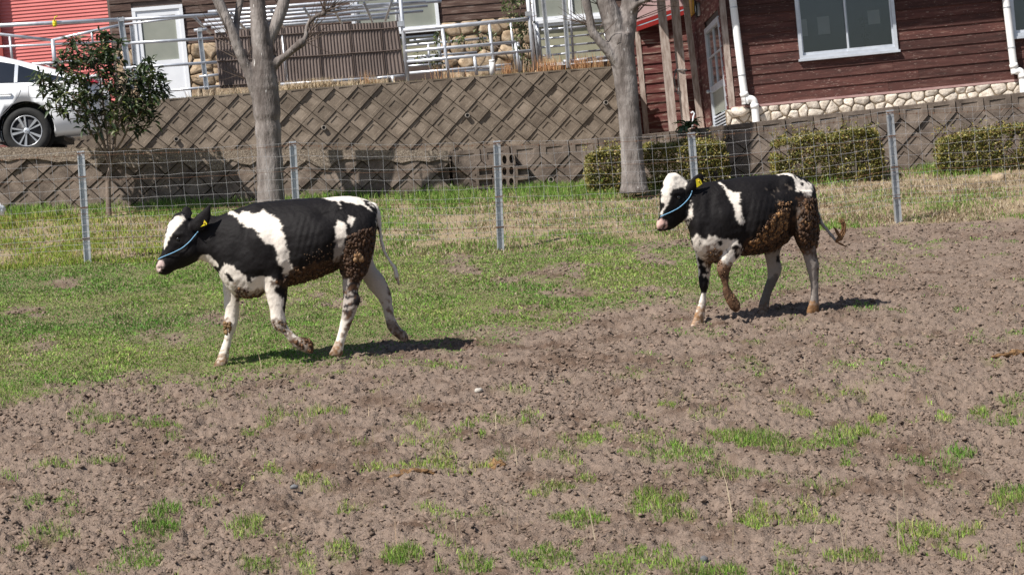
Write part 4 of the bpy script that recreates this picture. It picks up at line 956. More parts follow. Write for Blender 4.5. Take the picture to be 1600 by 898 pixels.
def hex_top(name, a, b, lip, m, sunk=.012):
    """top-row block: flat band with upright joints over a downward V"""
    tri = [(-a, lip), (-a, 0), (0, -b), (a, 0), (a, lip)]
    return diamond_mesh(name, a, b, m, tri, sunk)
def block_wall(label, pa, pb, pitch, b, rows, m, lip, height, thick=.3, seed=0, tops=True, cap=None, weep=(), sunk=.012):
    """pa->pb is the top edge of the block courses"""
    pa = np.array(pa, float); pb = np.array(pb, float); ex = pb - pa; Lh = np.linalg.norm(ex); ex /= Lh
    hz = np.array([ex[0], ex[1], 0]); hz /= np.linalg.norm(hz); nrm = np.array([hz[1], -hz[0], 0])
    if nrm[1] > 0: nrm = -nrm
    mid = (pa + pb) / 2
    root = thing('retaining_wall', label, 'wall', mid - [0, 0, height])
    core = MB(); q = [pa, pb, pb - [0, 0, height], pa - [0, 0, height]]
    core.prism([p - nrm * .004 for p in q], -nrm * thick); obj('joint_bed', core, M['groove'], root)
    up = np.cross(ex, -nrm); up = up if up[2] > 0 else -up
    Mx = Matrix(((ex[0], -nrm[0], up[0]), (ex[1], -nrm[1], up[1]), (ex[2], -nrm[2], up[2])))
    a = pitch / 2; full = diamond_mesh('block', a, b, m, None, sunk); top = hex_top('block', a, b, lip, m, sunk)
    rr = random.Random(seed); n = int(Lh / pitch) + 1
    def put_block(me, u, z):
        p = pa + ex * u - up * z
        o = link('block', me, None, root, False, p + nrm * rr.uniform(-.006, .010))
        o.rotation_mode = 'QUATERNION'
        o.rotation_quaternion = (Mx.to_4x4() @ Euler((rr.uniform(-.012, .012), rr.uniform(-.012, .012), rr.uniform(-.014, .014))).to_matrix().to_4x4()).to_quaternion()
    for i in range(n):
        if tops: put_block(top, (i + .5) * pitch, lip)
    for r in range(1, rows):
        for i in range(1 if r % 2 else 0, n):
            put_block(full, (i + (0 if r % 2 else .5)) * pitch, lip + b * r)
    wm = MB()
    for u, z in weep:
        c = pa + ex * u - up * z + nrm * .03; R = []
        for rad, o_ in ((.026, .0), (.026, .05), (.036, .05), (.036, -.02)):
            R.append([c + nrm * o_ + rad * (cos(2 * pi * k / 12) * ex + sin(2 * pi * k / 12) * up) for k in range(12)])
        w_ = MB(); w_.rings(R, cap=False); o = obj('drain_pipe', w_, M['concrete'], root)
        h_ = MB(); h_.rings([[c + nrm * .028 + .027 * (cos(2 * pi * k / 12) * ex + sin(2 * pi * k / 12) * up) for k in range(12)], [c + nrm * .02 + .001 * (cos(2 * pi * k / 12) * ex + sin(2 * pi * k / 12) * up) for k in range(12)]])
        obj('hole', h_, M['black'], o)
    return root, nrm
# upper wall of the terrace
UA, UB = P(62, 169, 30.18), P(982, 102, 32.05)
UPPER = Plane(UA[:2], UB[:2])
def uv_on(px, py, pl, pa, pb):
    q = pl.hit(px, py); ex = (pb - pa) / np.linalg.norm(pb - pa); u = (q - pa) @ ex; return u, float((pa + ex * u)[2] - q[2])
weeps = [uv_on(a, b_, UPPER, UA, UB) for a, b_ in ((275, 218), (505, 200), (729, 181), (945, 161))]
block_wall('tall brown retaining wall of diamond-set concrete blocks below the pipe railing', UA, UB, .362, .168, 9, M['block'], .035, 1.6, .3, 1, True, None, weeps)
# lower wall: left length under the driveway, then the length that runs on below the brown house
a1, b1 = P(-200, 247, 25.05), P(700, 249, 25.7)
dA = P(-200, 228.5, 25.05); dB = P(700, 236, 25.7)
r1, n1_ = block_wall('low weathered block wall under the parked car and bush', a1, b1, .372, .172, 5, M['block_dark'], .02, 1.0, .3, 2, sunk=.010)
cp = MB(); cp.prism([dA + n1_ * .045, dB + n1_ * .045, b1 + n1_ * .045 + [0, 0, .0], a1 + n1_ * .045], -n1_ * .36); obj('coping', cp, M['cap'], r1)
# ragged lower edge of the exposed-aggregate band
rr = random.Random(9); cp = MB(); N_ = 60
ed = [a1 + (b1 - a1) * i / N_ - np.array([0, 0, rr.uniform(.0, .10) * (1.6 if 22 < i < 50 else .55)]) for i in range(N_ + 1)]
for i in range(N_):
    cp.prism([a1 + (b1 - a1) * i / N_, a1 + (b1 - a1) * (i + 1) / N_, ed[i + 1], ed[i]], n1_ * .058)
obj('mortar_smear', cp, M['cap'], r1)
a2, b2, c2, d2 = P(704, 236.5, 25.72), P(1000, 210.5, 25.92), P(1000.5, 210.5, 25.921), P(2000, 100, 26.75)
w2 = [uv_on(860, 281, LOWER2, a2, b2)]
block_wall('low block wall between the concrete drain blocks and the first hedge', a2, b2, .372, .172, 5, M['block_dark'], .16, 1.1, .3, 3, True, None, w2, .012)
block_wall('low block wall behind the hedges in front of the brown house', c2, d2, .372, .172, 5, M['block_dark'], .16, 1.1, .3, 4, sunk=.012)
# driveway ramp between the walls, terraces behind them
def sheet(name, pts, m):
    mb = MB(); mb.add(pts, [tuple(range(len(pts)))]); return obj(name, mb, m, None, False, 'structure')
back = UPPER
drop = np.array([0, 0, .012])
dBk = UPPER.hit(700, 236); dAk = UPPER.hit(-200, 228); dAk[2] = dA[2]; dBk[2] = dB[2]
sheet('driveway', [dA - drop, dB - drop, dBk - drop + [0, .4, 0], dAk - drop + [0, .4, 0], dAk - drop + [-3, 7, 0], dA - drop + [-6, 0, 0]], M['asphalt'])
sheet('verge', [a2 - drop, b2 - drop, np.array([b2[0], 32.4, b2[2] - .012]), np.array([dBk[0], 32.2, dB[2] - .012])], M['asphalt'])
sheet('house_terrace', [c2 - drop, P(1400, 167, 26.25) - drop, d2 - drop, np.array([d2[0] + 8, 40, c2[2]]), np.array([c2[0], 40, c2[2]])], M['concrete'])
UZ = float(UA[2]) - .01
uk = np.array([0, 0, 1.0])
sheet('upper_terrace', [UA - drop, UB - drop, np.array([UB[0], 44, UB[2] - .012]), np.array([UA[0], 44, UA[2] - .012])], M['asphalt'])
sheet('yard', [np.array([-14, 28, dA[2] - .02]), np.array([UA[0] - .02, 30.31, dA[2] - .02]), np.array([UA[0] - .02, 44, dA[2] - .02]), np.array([-14, 44, dA[2] - .02])], M['asphalt'])
ret = MB(); ret.prism([UA - [0, 0, .01], UA - [0, 0, 1.7], UA + [-.0, 8, -1.7], UA + [-.0, 8, -.01]], (.3, 0, 0)); 
tag(obj('return_wall', ret, M['concrete']), 'plain concrete return wall at the left end of the terrace behind the bush', 'wall')
# far ground that carries everything to the horizon
sheet('far_ground', [np.array([-400, 27.5, 1.6]), np.array([400, 27.5, 1.6]), np.array([900, 1500, 1.6]), np.array([-900, 1500, 1.6])], M['asphalt'])

# ------------------------------------------------------------------ stack of hollow drain blocks in the lower wall
def drain_blocks():
    pl = LOWER2.off(-.12)
    root = thing('concrete_block_stack', 'stack of grey hollow concrete blocks with oval holes set against the low wall', 'concrete blocks', pl.hit(800, 293))
    def oval(u, z, ru, rz, out):
        R = []
        for k in range(16):
            q = 2 * pi * k / 16; ex = abs(cos(q)) ** .9 * (1 if cos(q) > 0 else -1); R.append(pl.w(u + ru * ex, z + rz * sin(q), out))
        return R
    for row, (ya, yb) in enumerate(((241, 259.5), (260, 277), (277.5, 294))):
        for (xa, xb, holes) in ((769, 785, 1), (782, 804, 2), (804.5, 825, 0), (744, 768, 0)):
            if row == 0 and holes == 0: continue
            u0, z1 = pl.st(xa, ya); u1, _ = pl.st(xb, ya); _, z0 = pl.st(xa, yb)
            if holes == 1: u1 = pl.st(781.5, ya)[0]
            b = MB(); m = M['block_dark']
            if holes:
                n = holes; du = (u1 - u0) / n
                for h in range(n):
                    uu = u0 + du * h; c = uu + du / 2; zc = (z0 + z1) / 2; ru, rz = du * .33, (z1 - z0) * .37
                    o0 = oval(c, zc, ru, rz, .0); o1 = oval(c, zc, ru, rz, -.14)
                    sq = []
                    for k in range(16):
                        q = 2 * pi * k / 16; cx, cz = cos(q), sin(q); mm = max(abs(cx), abs(cz)); sq.append(pl.w(c + du / 2 * cx / mm, zc + (z1 - z0) / 2 * cz / mm, 0))
                    sqb = [p - pl.n * .16 for p in sq]
                    b.rings([sqb, sq, o0, o1], cap=False)
            else:
                b.slab(pl, u0, u1, z0, z1, -.20, -.05); b.slab(pl, u0, u0 + .03, z0, z1, -.05, -.002); b.slab(pl, u0 + .031, u1, z1 - .035, z1, -.05, -.003); b.slab(pl, u0 + .031, u1, z0, z0 + .02, -.05, -.003)
            obj('hollow_block', b, m, root)
    bk = MB(); u0, z1 = pl.st(768, 241); u1, z0 = pl.st(804, 294); bk.slab(pl, u0, u1, z0, z1, -.16, -.145); obj('backing', bk, M['black'], root)
drain_blocks()

# ------------------------------------------------------------------ helpers for facades
def clip_poly(poly, p, n):
    out = []
    for i in range(len(poly)):
        a, b = poly[i], poly[(i + 1) % len(poly)]
        da = (a[0] - p[0]) * n[0] + (a[1] - p[1]) * n[1]; db = (b[0] - p[0]) * n[0] + (b[1] - p[1]) * n[1]
        if da <= 0: out.append(a)
        if da * db < 0: t = da / (da - db); out.append((a[0] + (b[0] - a[0]) * t, a[1] + (b[1] - a[1]) * t))
    return out
def stones(root, pl, u0, u1, z0, z1, size, m, seed, out=.0, asp=1.35, thick=.05, gap=.006):
    """irregular fieldstones: rounded Voronoi cells with domed faces, each its own object"""
    rr = random.Random(seed); seeds = []
    nz = max(1, int(round((z1 - z0) / size))); dz = (z1 - z0) / nz; nu = max(1, int(round((u1 - u0) / (size * asp)))); du = (u1 - u0) / nu
    for j in range(nz):
        for i in range(-1, nu + 1):
            seeds.append((u0 + du * (i + .5 + (.5 if j % 2 else 0) + rr.uniform(-.46, .46)), z0 + dz * (j + .5 + rr.uniform(-.42, .42))))
    bk = MB(); bk.slab(pl, u0, u1, z0, z1, out - .12, out); obj('mortar_bed', bk, M['mortar'], root)
    for s in seeds:
        poly = [(u0, z0), (u1, z0), (u1, z1), (u0, z1)]
        for t in seeds:
            if t is s or abs(t[0] - s[0]) > 3 * size * asp or abs(t[1] - s[1]) > 3 * size: continue
            poly = clip_poly(poly, ((s[0] + t[0]) / 2, (s[1] + t[1]) / 2), (t[0] - s[0], t[1] - s[1]))
            if len(poly) < 3: break
        if len(poly) < 3: continue
        cu = sum(p[0] for p in poly) / len(poly); cz = sum(p[1] for p in poly) / len(poly)
        ext = max(max(abs(p[0] - cu), abs(p[1] - cz)) for p in poly)
        if ext < size * .18: continue
        sh = max(.55, 1 - gap / (ext * .55)); poly = [(cu + (p[0] - cu) * sh, cz + (p[1] - cz) * sh) for p in poly]
        r2 = []
        for i in range(len(poly)):
            a, b = poly[i], poly[(i + 1) % len(poly)]; r2 += [(a[0] * .86 + b[0] * .14, a[1] * .86 + b[1] * .14), (a[0] * .14 + b[0] * .86, a[1] * .14 + b[1] * .86)]
        th = thick * rr.uniform(.75, 1.3); tu, tz = rr.uniform(-.3, .3), rr.uniform(-.3, .3)
        mb = MB(); R = []
        for k, o_ in ((1, .0), (.985, .6), (.90, .9), (.5, 1.0)):
            R.append([pl.w(cu + (p[0] - cu) * k, cz + (p[1] - cz) * k, out - .01 + th * o_ * (1 + rr.uniform(-.12, .12)) + (tu * (p[0] - cu) + tz * (p[1] - cz)) * .5 * (o_ > .5)) for p in r2])
        mb.rings(R); obj('stone', mb, m, root, True)
def boards(root, pl, u0, u1, z0, z1, pitch, m, seed, holes=(), lap=.012, seg=2.4, out=0., name='board', split=True):
    """lap siding, every board its own object; holes = list of (u0,u1,z0,z1)"""
    rr = random.Random(seed); z = z0
    while z < z1 - .01:
        zt = min(z + pitch, z1); cuts = [(u0, u1)]
        for a, b, c, d in holes:
            if zt <= c + .004 or z >= d - .004: continue
            new = []
            for s, e in cuts:
                if b <= s or a >= e: new.append((s, e)); continue
                if a > s: new.append((s, a))
                if b < e: new.append((b, e))
            cuts = new
        for s, e in cuts:
            x = s
            while x < e - .02:
                y = e if not split else min(e, x + rr.uniform(.75, 1.25) * seg)
                if e - y < .5: y = e
                mb = MB(); t = rr.uniform(-.0015, .0015); o_ = out
                q = [pl.w(x + .0015, z + .002, o_ + lap + .006 + t), pl.w(y - .0015, z + .002, o_ + lap + .006 + t), pl.w(y - .0015, zt + .004, o_ + .004 + t), pl.w(x + .0015, zt + .004, o_ + .004 + t)]
                c = sum(q) / 4; h = np.array([pl.h[0], pl.h[1], 0])
                vs = [p - c for p in q]; bk = [p - pl.n * .012 - c for p in q]
                # local frame: x along the board so the grain stretches along it
                R = np.array([h, -pl.n, [0, 0, 1.0]])
                mb.add([R @ v for v in vs + bk], [(0, 1, 2, 3), (7, 6, 5, 4), (0, 4, 5, 1), (1, 5, 6, 2), (2, 6, 7, 3), (3, 7, 4, 0)])
                me = bpy.data.meshes.new(name); me.from_pydata(mb.v, [], mb.f); me.update(); fix_normals(me)
                ob = link(name, me, m, root, False, c); ob.rotation_euler = (0, 0, atan2(h[1], h[0]))
                x = y
        z = zt
def rect(pl, xa, ya, xb, yb):
    u0, z1 = pl.st(xa, ya); u1, _ = pl.st(xb, ya); _, z0 = pl.st(xa, yb); return min(u0, u1), max(u0, u1), min(z0, z1), max(z0, z1)
def frame(root, pl, r, wd, o0, o1, m, name='frame', parts=(1, 1, 1, 1)):
    u0, u1, z0, z1 = r; mb = MB()
    if parts[0]: mb.slab(pl, u0, u1, z1 - wd, z1, o0, o1)
    if parts[1]: mb.slab(pl, u0, u1, z0, z0 + wd, o0, o1)
    if parts[2]: mb.slab(pl, u0, u0 + wd, z0 + wd, z1 - wd, o0, o1 - .002)
    if parts[3]: mb.slab(pl, u1 - wd, u1, z0 + wd, z1 - wd, o0, o1 - .002)
    return obj(name, mb, m, root)
def slab(root, name, pl, u0, u1, z0, z1, o0, o1, m):
    mb = MB(); mb.slab(pl, u0, u1, z0, z1, o0, o1); return obj(name, mb, m, root)

# ------------------------------------------------------------------ brown house on the right
HP = Plane(P(1140, 100, 28.8)[:2], P(1600, 60, 28.85)[:2])
def right_house():
    uc, zs = HP.st(1141, 167.5); z0 = zs; z1 = z0 + 2.62; uR = HP.st(1600, 100)[0] + 4.5
    root = thing('house', 'red-brown timber house with sliding windows on a pale stone footing', 'house', HP.w(uc + 2, z0 - .5))
    w1 = rect(HP, 1235, -60, 1390, 88); w1 = (w1[0], w1[1], HP.st(1240, 94)[1], HP.st(1240, 94)[1] + 1.42)
    w2u = HP.st(1581, 60)[0]; w2 = (w2u, w2u + 1.4, HP.st(1584, 58)[1], HP.st(1584, 58)[1] + 1.42)
    boards(root, HP, uc + .07, uR, z0, z1, .139, M['redwood'], 21, (w1, w2), .014, 2.6)
    core = MB(); 
    for a, b, c, d in ((uc, w1[0], z0, z1), (w1[1], w2[0], z0, z1), (w2[1], uR, z0, z1), (w1[0], w1[1], z0, w1[2]), (w1[0], w1[1], w1[3], z1), (w2[0], w2[1], z0, w2[2]), (w2[0], w2[1], w2[3], z1)):
        core.slab(HP, a, b, c, d, -.12, -.004)
    obj('wall', core, M['panel_dark'], root)
    slab(root, 'corner_board', HP, uc - .015, uc + .068, z0 - .02, z1, -.02, .024, M['greywood'])
    slab(root, 'drip_board', HP, uc, uR, z0 - .032, z0, -.1, .03, mat('pinkish_drip_board', [(.34, .2, .19), (.42, .28, .26)], 5))
    # stone footing: in front of it runs the terrace
    stones(root, HP, HP.st(1135, 180)[0], uR - 2.6, z0 - .36, z0 - .033, .125, M['stone_pale'], 5, .012, 1.5, .035)
    big = MB()
    # windows
    for k, (a, b, c, d) in enumerate((w1, w2)):
        wn = frame(root, HP, (a, b, c, d), .045, -.06, .05, M['alu'], 'window')
        mid = (a + b) / 2
        sl = MB(); sl.slab(HP, a - .02, b + .02, c - .035, c - .001, -.03, .075); obj('sill', sl, M['alu'], wn)
        for s, e, o_ in ((a + .046, mid + .03, -.012), (mid - .012, b - .046, .012)):
            sa = MB(); zz0, zz1 = c + .046, d - .046
            sa.slab(HP, s, e, zz1 - .03, zz1, o_ - .012, o_ + .012); sa.slab(HP, s, e, zz0, zz0 + .04, o_ - .012, o_ + .012)
            sa.slab(HP, s, s + .024, zz0 + .04, zz1 - .03, o_ - .012, o_ + .011); sa.slab(HP, e - .024, e, zz0 + .04, zz1 - .03, o_ - .012, o_ + .011)
            obj('sash', sa, M['alu'], wn)
            pn = MB(); pn.slab(HP, s + .02, e - .02, zz0 + .03, zz1 - .02, o_ - .003, o_ + .003); obj('pane', pn, M['glass'], wn)
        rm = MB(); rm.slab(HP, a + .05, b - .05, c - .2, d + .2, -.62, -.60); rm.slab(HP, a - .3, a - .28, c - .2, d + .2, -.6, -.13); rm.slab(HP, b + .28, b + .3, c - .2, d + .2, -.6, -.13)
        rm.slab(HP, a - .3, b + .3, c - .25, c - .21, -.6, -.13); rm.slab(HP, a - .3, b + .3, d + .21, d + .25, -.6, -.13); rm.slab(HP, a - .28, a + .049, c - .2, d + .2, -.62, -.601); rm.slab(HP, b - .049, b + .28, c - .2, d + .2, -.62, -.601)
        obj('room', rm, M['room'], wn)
        if k == 0:
            for xa, ya, xb, yb in ((1240, 31, 1262, 58), (1278, 26, 1297, 54), (1357, 16, 1376, 38)):
                q = rect(HP, xa, ya, xb, yb); pp = MB(); pp.slab(HP, *q, -.10, -.097); obj('paper_sheet', pp, M['paper'], wn)
            vs = MB(); uu, zz = HP.st(1352, 30); rr = random.Random(2)
            for i in range(26):
                q = rr.uniform(0, 6.28); l = rr.uniform(.03, .09); p = HP.w(uu + rr.uniform(-.03, .06), zz + rr.uniform(-.28, .06), -.2)
                vs.tube([p, p + HP.h * l * cos(q) * .6 + np.array([0, 0, l * .5 * sin(q)]), p + HP.h * l * cos(q) + np.array([0, 0, l * .7 * sin(q) - .01])], [.006, .010, .002], 5)
            vs.tube([HP.w(uu, zz - .45, -.2), HP.w(uu + .02, zz, -.2)], .008, 6); obj('plant_reflection', vs, M['black'], wn)  # dark reflection of a plant in the glass, put into black shapes
    # side wall that runs back from the corner, with the glazed door
    cz = HP.w(uc, 0); SP = Plane(cz[:2], (cz[0] + .0, cz[1] + 4.4)); SP.n = np.array([-1.0, 0, 0])
    d0 = (SP.st(1119, 100)[0] , SP.st(1141, 100)[0]); ua = max(d0) - .0; 
    uA = SP.st(1134, 120)[0]; uB = SP.st(1110, 110)[0]
    ul, uh = min(uA, uB), max(uA, uB); zl = z0 - .33; zh = SP.st((1134 + 1110) / 2, 28)[1]
    boards(root, SP, .03, 4.6, z0 - .12, z1, .139, M['annexwood'], 23, ((ul, uh, zl, zh),), .014, 3.)
    core = MB(); core.slab(SP, .0, ul, z0 - .35, z1, -.1, -.004); core.slab(SP, uh, 4.6, z0 - .35, z1, -.1, -.004); core.slab(SP, ul, uh, zh, z1, -.1, -.004); obj('wall', core, M['panel_dark'], root)
    stones(root, SP, uh + .05, 4.5, z0 - .42, z0 - .125, .2, M['stone_pale'], 6, .02, 1.3, .05)
    dr = frame(root, SP, (ul, uh, zl, zh), .075, -.05, .04, M['alu'], 'door')
    zm = zl + (zh - zl) * .44
    mb = MB(); mb.slab(SP, ul + .076, uh - .076, zm - .05, zm + .04, -.03, .03); mb.slab(SP, (ul + uh) / 2 - .012, (ul + uh) / 2 + .012, zm + .041, zh - .076, -.02, .022); mb.slab(SP, ul + .076, uh - .076, zm + (zh - zm) * .5, zm + (zh - zm) * .5 + .02, -.02, .02); obj('rail', mb, M['alu'], dr)
    mb = MB(); mb.slab(SP, ul + .07, uh - .07, zm + .03, zh - .07, -.004, .004); obj('pane', mb, mat('dark_door_glass', [(.045, .05, .045), (.10, .10, .085)], 5, .12, spec=.6), dr)
    mb = MB(); mb.slab(SP, ul + .07, uh - .07, zl + .34, zm - .04, -.004, .004); obj('pane', mb, M['frost'], dr)
    for k in range(6):
        mb = MB(); zz = zl + .08 + k * .044; c = SP.w((ul + uh) / 2, zz, .004); mb.box(c, SP.h * (uh - ul - .15) / 2, SP.n * .014 + np.array([0, 0, -.014]), np.array([0, 0, .004]) + SP.n * .004); obj('louvre', mb, M['alu'], dr)
    mb = MB(); mb.slab(SP, ul + .07, uh - .07, zl + .05, zl + .335, -.03, -.022); obj('louvre_back', mb, M['black'], dr)
    mb = MB(); c = SP.w(uh - .04, zm - .02, .07); mb.sphere(c, .03, .03, .03, 12, 8); mb.tube([c, c - SP.n * .06], .012, 8); obj('handle', mb, M['steel'], dr, True)
    # eaves: soffit, fascia and roof slope, casting the shade on the upper boards
    ev = MB(); ev.slab(HP, uc - 1.4, uR + .3, z1, z1 + .06, -3.5, .92); obj('soffit', ev, M['redwood'], root)
    ev = MB(); ev.slab(HP, uc - 1.42, uR + .3, z1 - .02, z1 + .16, .921, .945); obj('fascia', ev, M['redtrim'], root)
    rf = MB(); A = [HP.w(uc - 1.45, z1 + .165, .96), HP.w(uR + .3, z1 + .165, .96), HP.w(uR + .3, z1 + 1.9, -3.4), HP.w(uc - 1.45, z1 + 1.9, -3.4)]; rf.prism(A, (0, 0, .06)); obj('roof', rf, M['rooftin'], root)
    # downpipes with band clips and double elbows
    for pts in (((1140, -40), (1163, 148), (1165, 154), (1176, 156), (1179, 166), (1182, 196)), ((1567, -40), (1584, 103), (1586, 110), (1594, 112), (1597, 119), (1600, 150))):
        mb = MB(); pl2 = HP.off(-.10)
        q = [pl2.hit(*p) for p in pts]; q = list(catmull(np.array(q), 5)); 
        q = [pl2.hit(*pts[0])] + [x for x in q[1:]]
        mb.tube(q, .052, 14); dp = obj('downpipe', mb, M['pvc'], root, True)
        for t in (pts[0][1] + 52, 118 if pts[0][0] < 1300 else 75):
            f = (t - pts[0][1]) / (pts[1][1] - pts[0][1]); c = pl2.hit(pts[0][0] + f * (pts[1][0] - pts[0][0]), t)
            b = MB(); b.tube([c - [0, 0, .008], c + [0, 0, .008]], .056, 14); b.box(c - HP.n * .05, HP.h * .01, np.array([0, 0, .008]), HP.n * .045); obj('pipe_clip', b, M['steel'], dp)
        for k in (1, 4):
            c = pl2.hit(*pts[k]); c2 = pl2.hit(*pts[k + 1] if k == 1 else pts[k]); b = MB(); dd = np.array(pl2.hit(*pts[min(k + 1, 5)])) - c; dd /= np.linalg.norm(dd); b.tube([c - dd * .03, c + dd * .03], .060, 14); obj('pipe_socket', b, M['pvc'], dp, True)
    # bulkhead lamp and amber board by the porch
    c = SP.hit(1101, 12); c = SP.w(SP.st(1096, 14)[0], SP.st(1096, 14)[1], .05)
    lp = MB(); lp.sphere(c, .05, .085, .11, 14, 9); L_ = obj('wall_lamp', lp, M['lamp_clear'], root, True)
    for k in range(2):
        b = MB(); R = []
        if k == 0: b.tube([c + np.array([-.035, .095 * cos(q), .12 * sin(q)]) for q in np.linspace(0, 2 * pi, 22)], .012, 6, False)
        else: b.tube([c + np.array([-.056 * cos(q) , 0, .12 * sin(q)]) for q in np.linspace(-pi / 2, pi / 2, 12)], .007, 6); 
        obj('lamp_guard', b, M['black'], L_, True)
    am = MB(); u_, z_ = SP.st(1085.5, 24); am.slab(SP, SP.st(1089, 20)[0] , SP.st(1083, 20)[0], z_, z_ + .6, .03, .06); obj('amber_board', am, M['amber'], root)
    # loose boulder by the downpipe
    bl = HP.hit(1155, 175); mb = lump(bl + HP.n * .05, (.13, .06, .085), .8, 31, 14, 9, .18); obj('footing_boulder', mb, M['stone_pale'], root, True)
    return root, z0, z1, uc
RH, HZ0, HZ1, HUC = right_house()

# ------------------------------------------------------------------ annex with flaking boards and porch posts
AP = Plane(P(1000, 100, 33.3)[:2], P(1085, 92, 33.35)[:2])
def annex():
    u0, zb = AP.st(1010, 211); u1 = AP.st(1092, 100)[0] + .15; zt = AP.st(1000, 50)[1]
    root = thing('annex', 'lean-to annex with flaking red boards and red roof edge beside the right-hand tree', 'shed', AP.w((u0 + u1) / 2, zb - .6))
    boards(root, AP, u0 - .32, u0 - .036, zb - .6, zt, .158, M['annexwood'], 33, (), .016, 1.7); boards(root, AP, u0 + .05, u1, zb - .6, zt, .158, M['annexwood'], 31, (), .016, 1.7)
    slab(root, 'corner_board', AP, u0 - .035, u0 + .048, zb - .6, zt, -.05, .03, M['greywood'])
    slab(root, 'wall', AP, u0 - .32, u1, zb - .6, zt + .1, -.12, -.004, M['panel_dark'])
    a, b = AP.w(*AP.st(994, 47), .10), AP.w(*AP.st(1085, 15), .10); d = b - a
    for k, (dz, t) in enumerate(((0, .035), (.085, .03))):
        m_ = MB(); m_.box((a + b) / 2 + [0, 0, dz], d / 2, np.array([0, 0, t]), AP.n * .05); obj('verge_board', m_, M['redtrim'], root)
    rf = MB(); rf.prism([a + [0, 0, .12], b + [0, 0, .12], b + [0, .9, 1.6], a + [0, .9, 1.6]], (0, .05, .02)); obj('roof', rf, M['rooftin'], root)
    gb = MB(); gb.prism([AP.w(u0, zt, .02), AP.w(u1, zt, .02), AP.w(u1, b[2], .02), AP.w(u0, a[2], .02)], -AP.n * .05); obj('gable', gb, M['annexwood'], root)
annex()
for i, (xa, ya, xb, yb, wd, d, lab) in enumerate(((1032.5, 0, 1052, 203, .122, 30.6, 'tall silvered timber post in front of the annex, the left of the pair'), (1053, -10, 1071.5, 192, .122, 30.7, 'tall silvered timber post with a rope loop tied round it'), (1070, -10, 1095.5, 197, .09, 32.2, 'split weathered post at the inner corner by the glazed door'))):
    b_ = P(xb, yb, d); t_ = P(xa, ya, d); t_ = t_ + (t_ - b_) * .25; b_ = b_ + (b_ - t_) * .06; b_[2] = min(b_[2], 3.55); mb = MB(); rr = random.Random(i)
    R = []
    for k in range(9):
        p = b_ + (t_ - b_) * k / 8; h = wd / 2; j = [rr.uniform(-.003, .003) for _ in range(4)]
        R.append([p + [-h + j[0], -.05, 0], p + [h + j[1], -.05, 0], p + [h + j[2], .05, 0], p + [-h + j[3], .05, 0]])
    mb.rings(R); o = obj('porch_post', mb, M['greywood']); tag(o, lab, 'post', 'weathered porch posts')
    if i == 1:
        c = P(1064, 110, d); rp = MB(); rp.tube([c + np.array([.085 * cos(q), .075 * sin(q), .01 * sin(2 * q)]) for q in np.linspace(0, 2 * pi, 20)], .012, 6)
        rp.tube([c + [-.08, -.07, 0], c + [-.12, -.08, -.1], c + [-.12, -.08, -.3], c + [-.09, -.08, -.36], c + [-.07, -.08, -.26]], .010, 6)
        ro = obj('rope_loop', rp, mat('dark_grey_rope', [(.16, .15, .15), (.26, .25, .24)], 40), None, True); tag(ro, 'grey rope looped round the second timber post', 'rope')

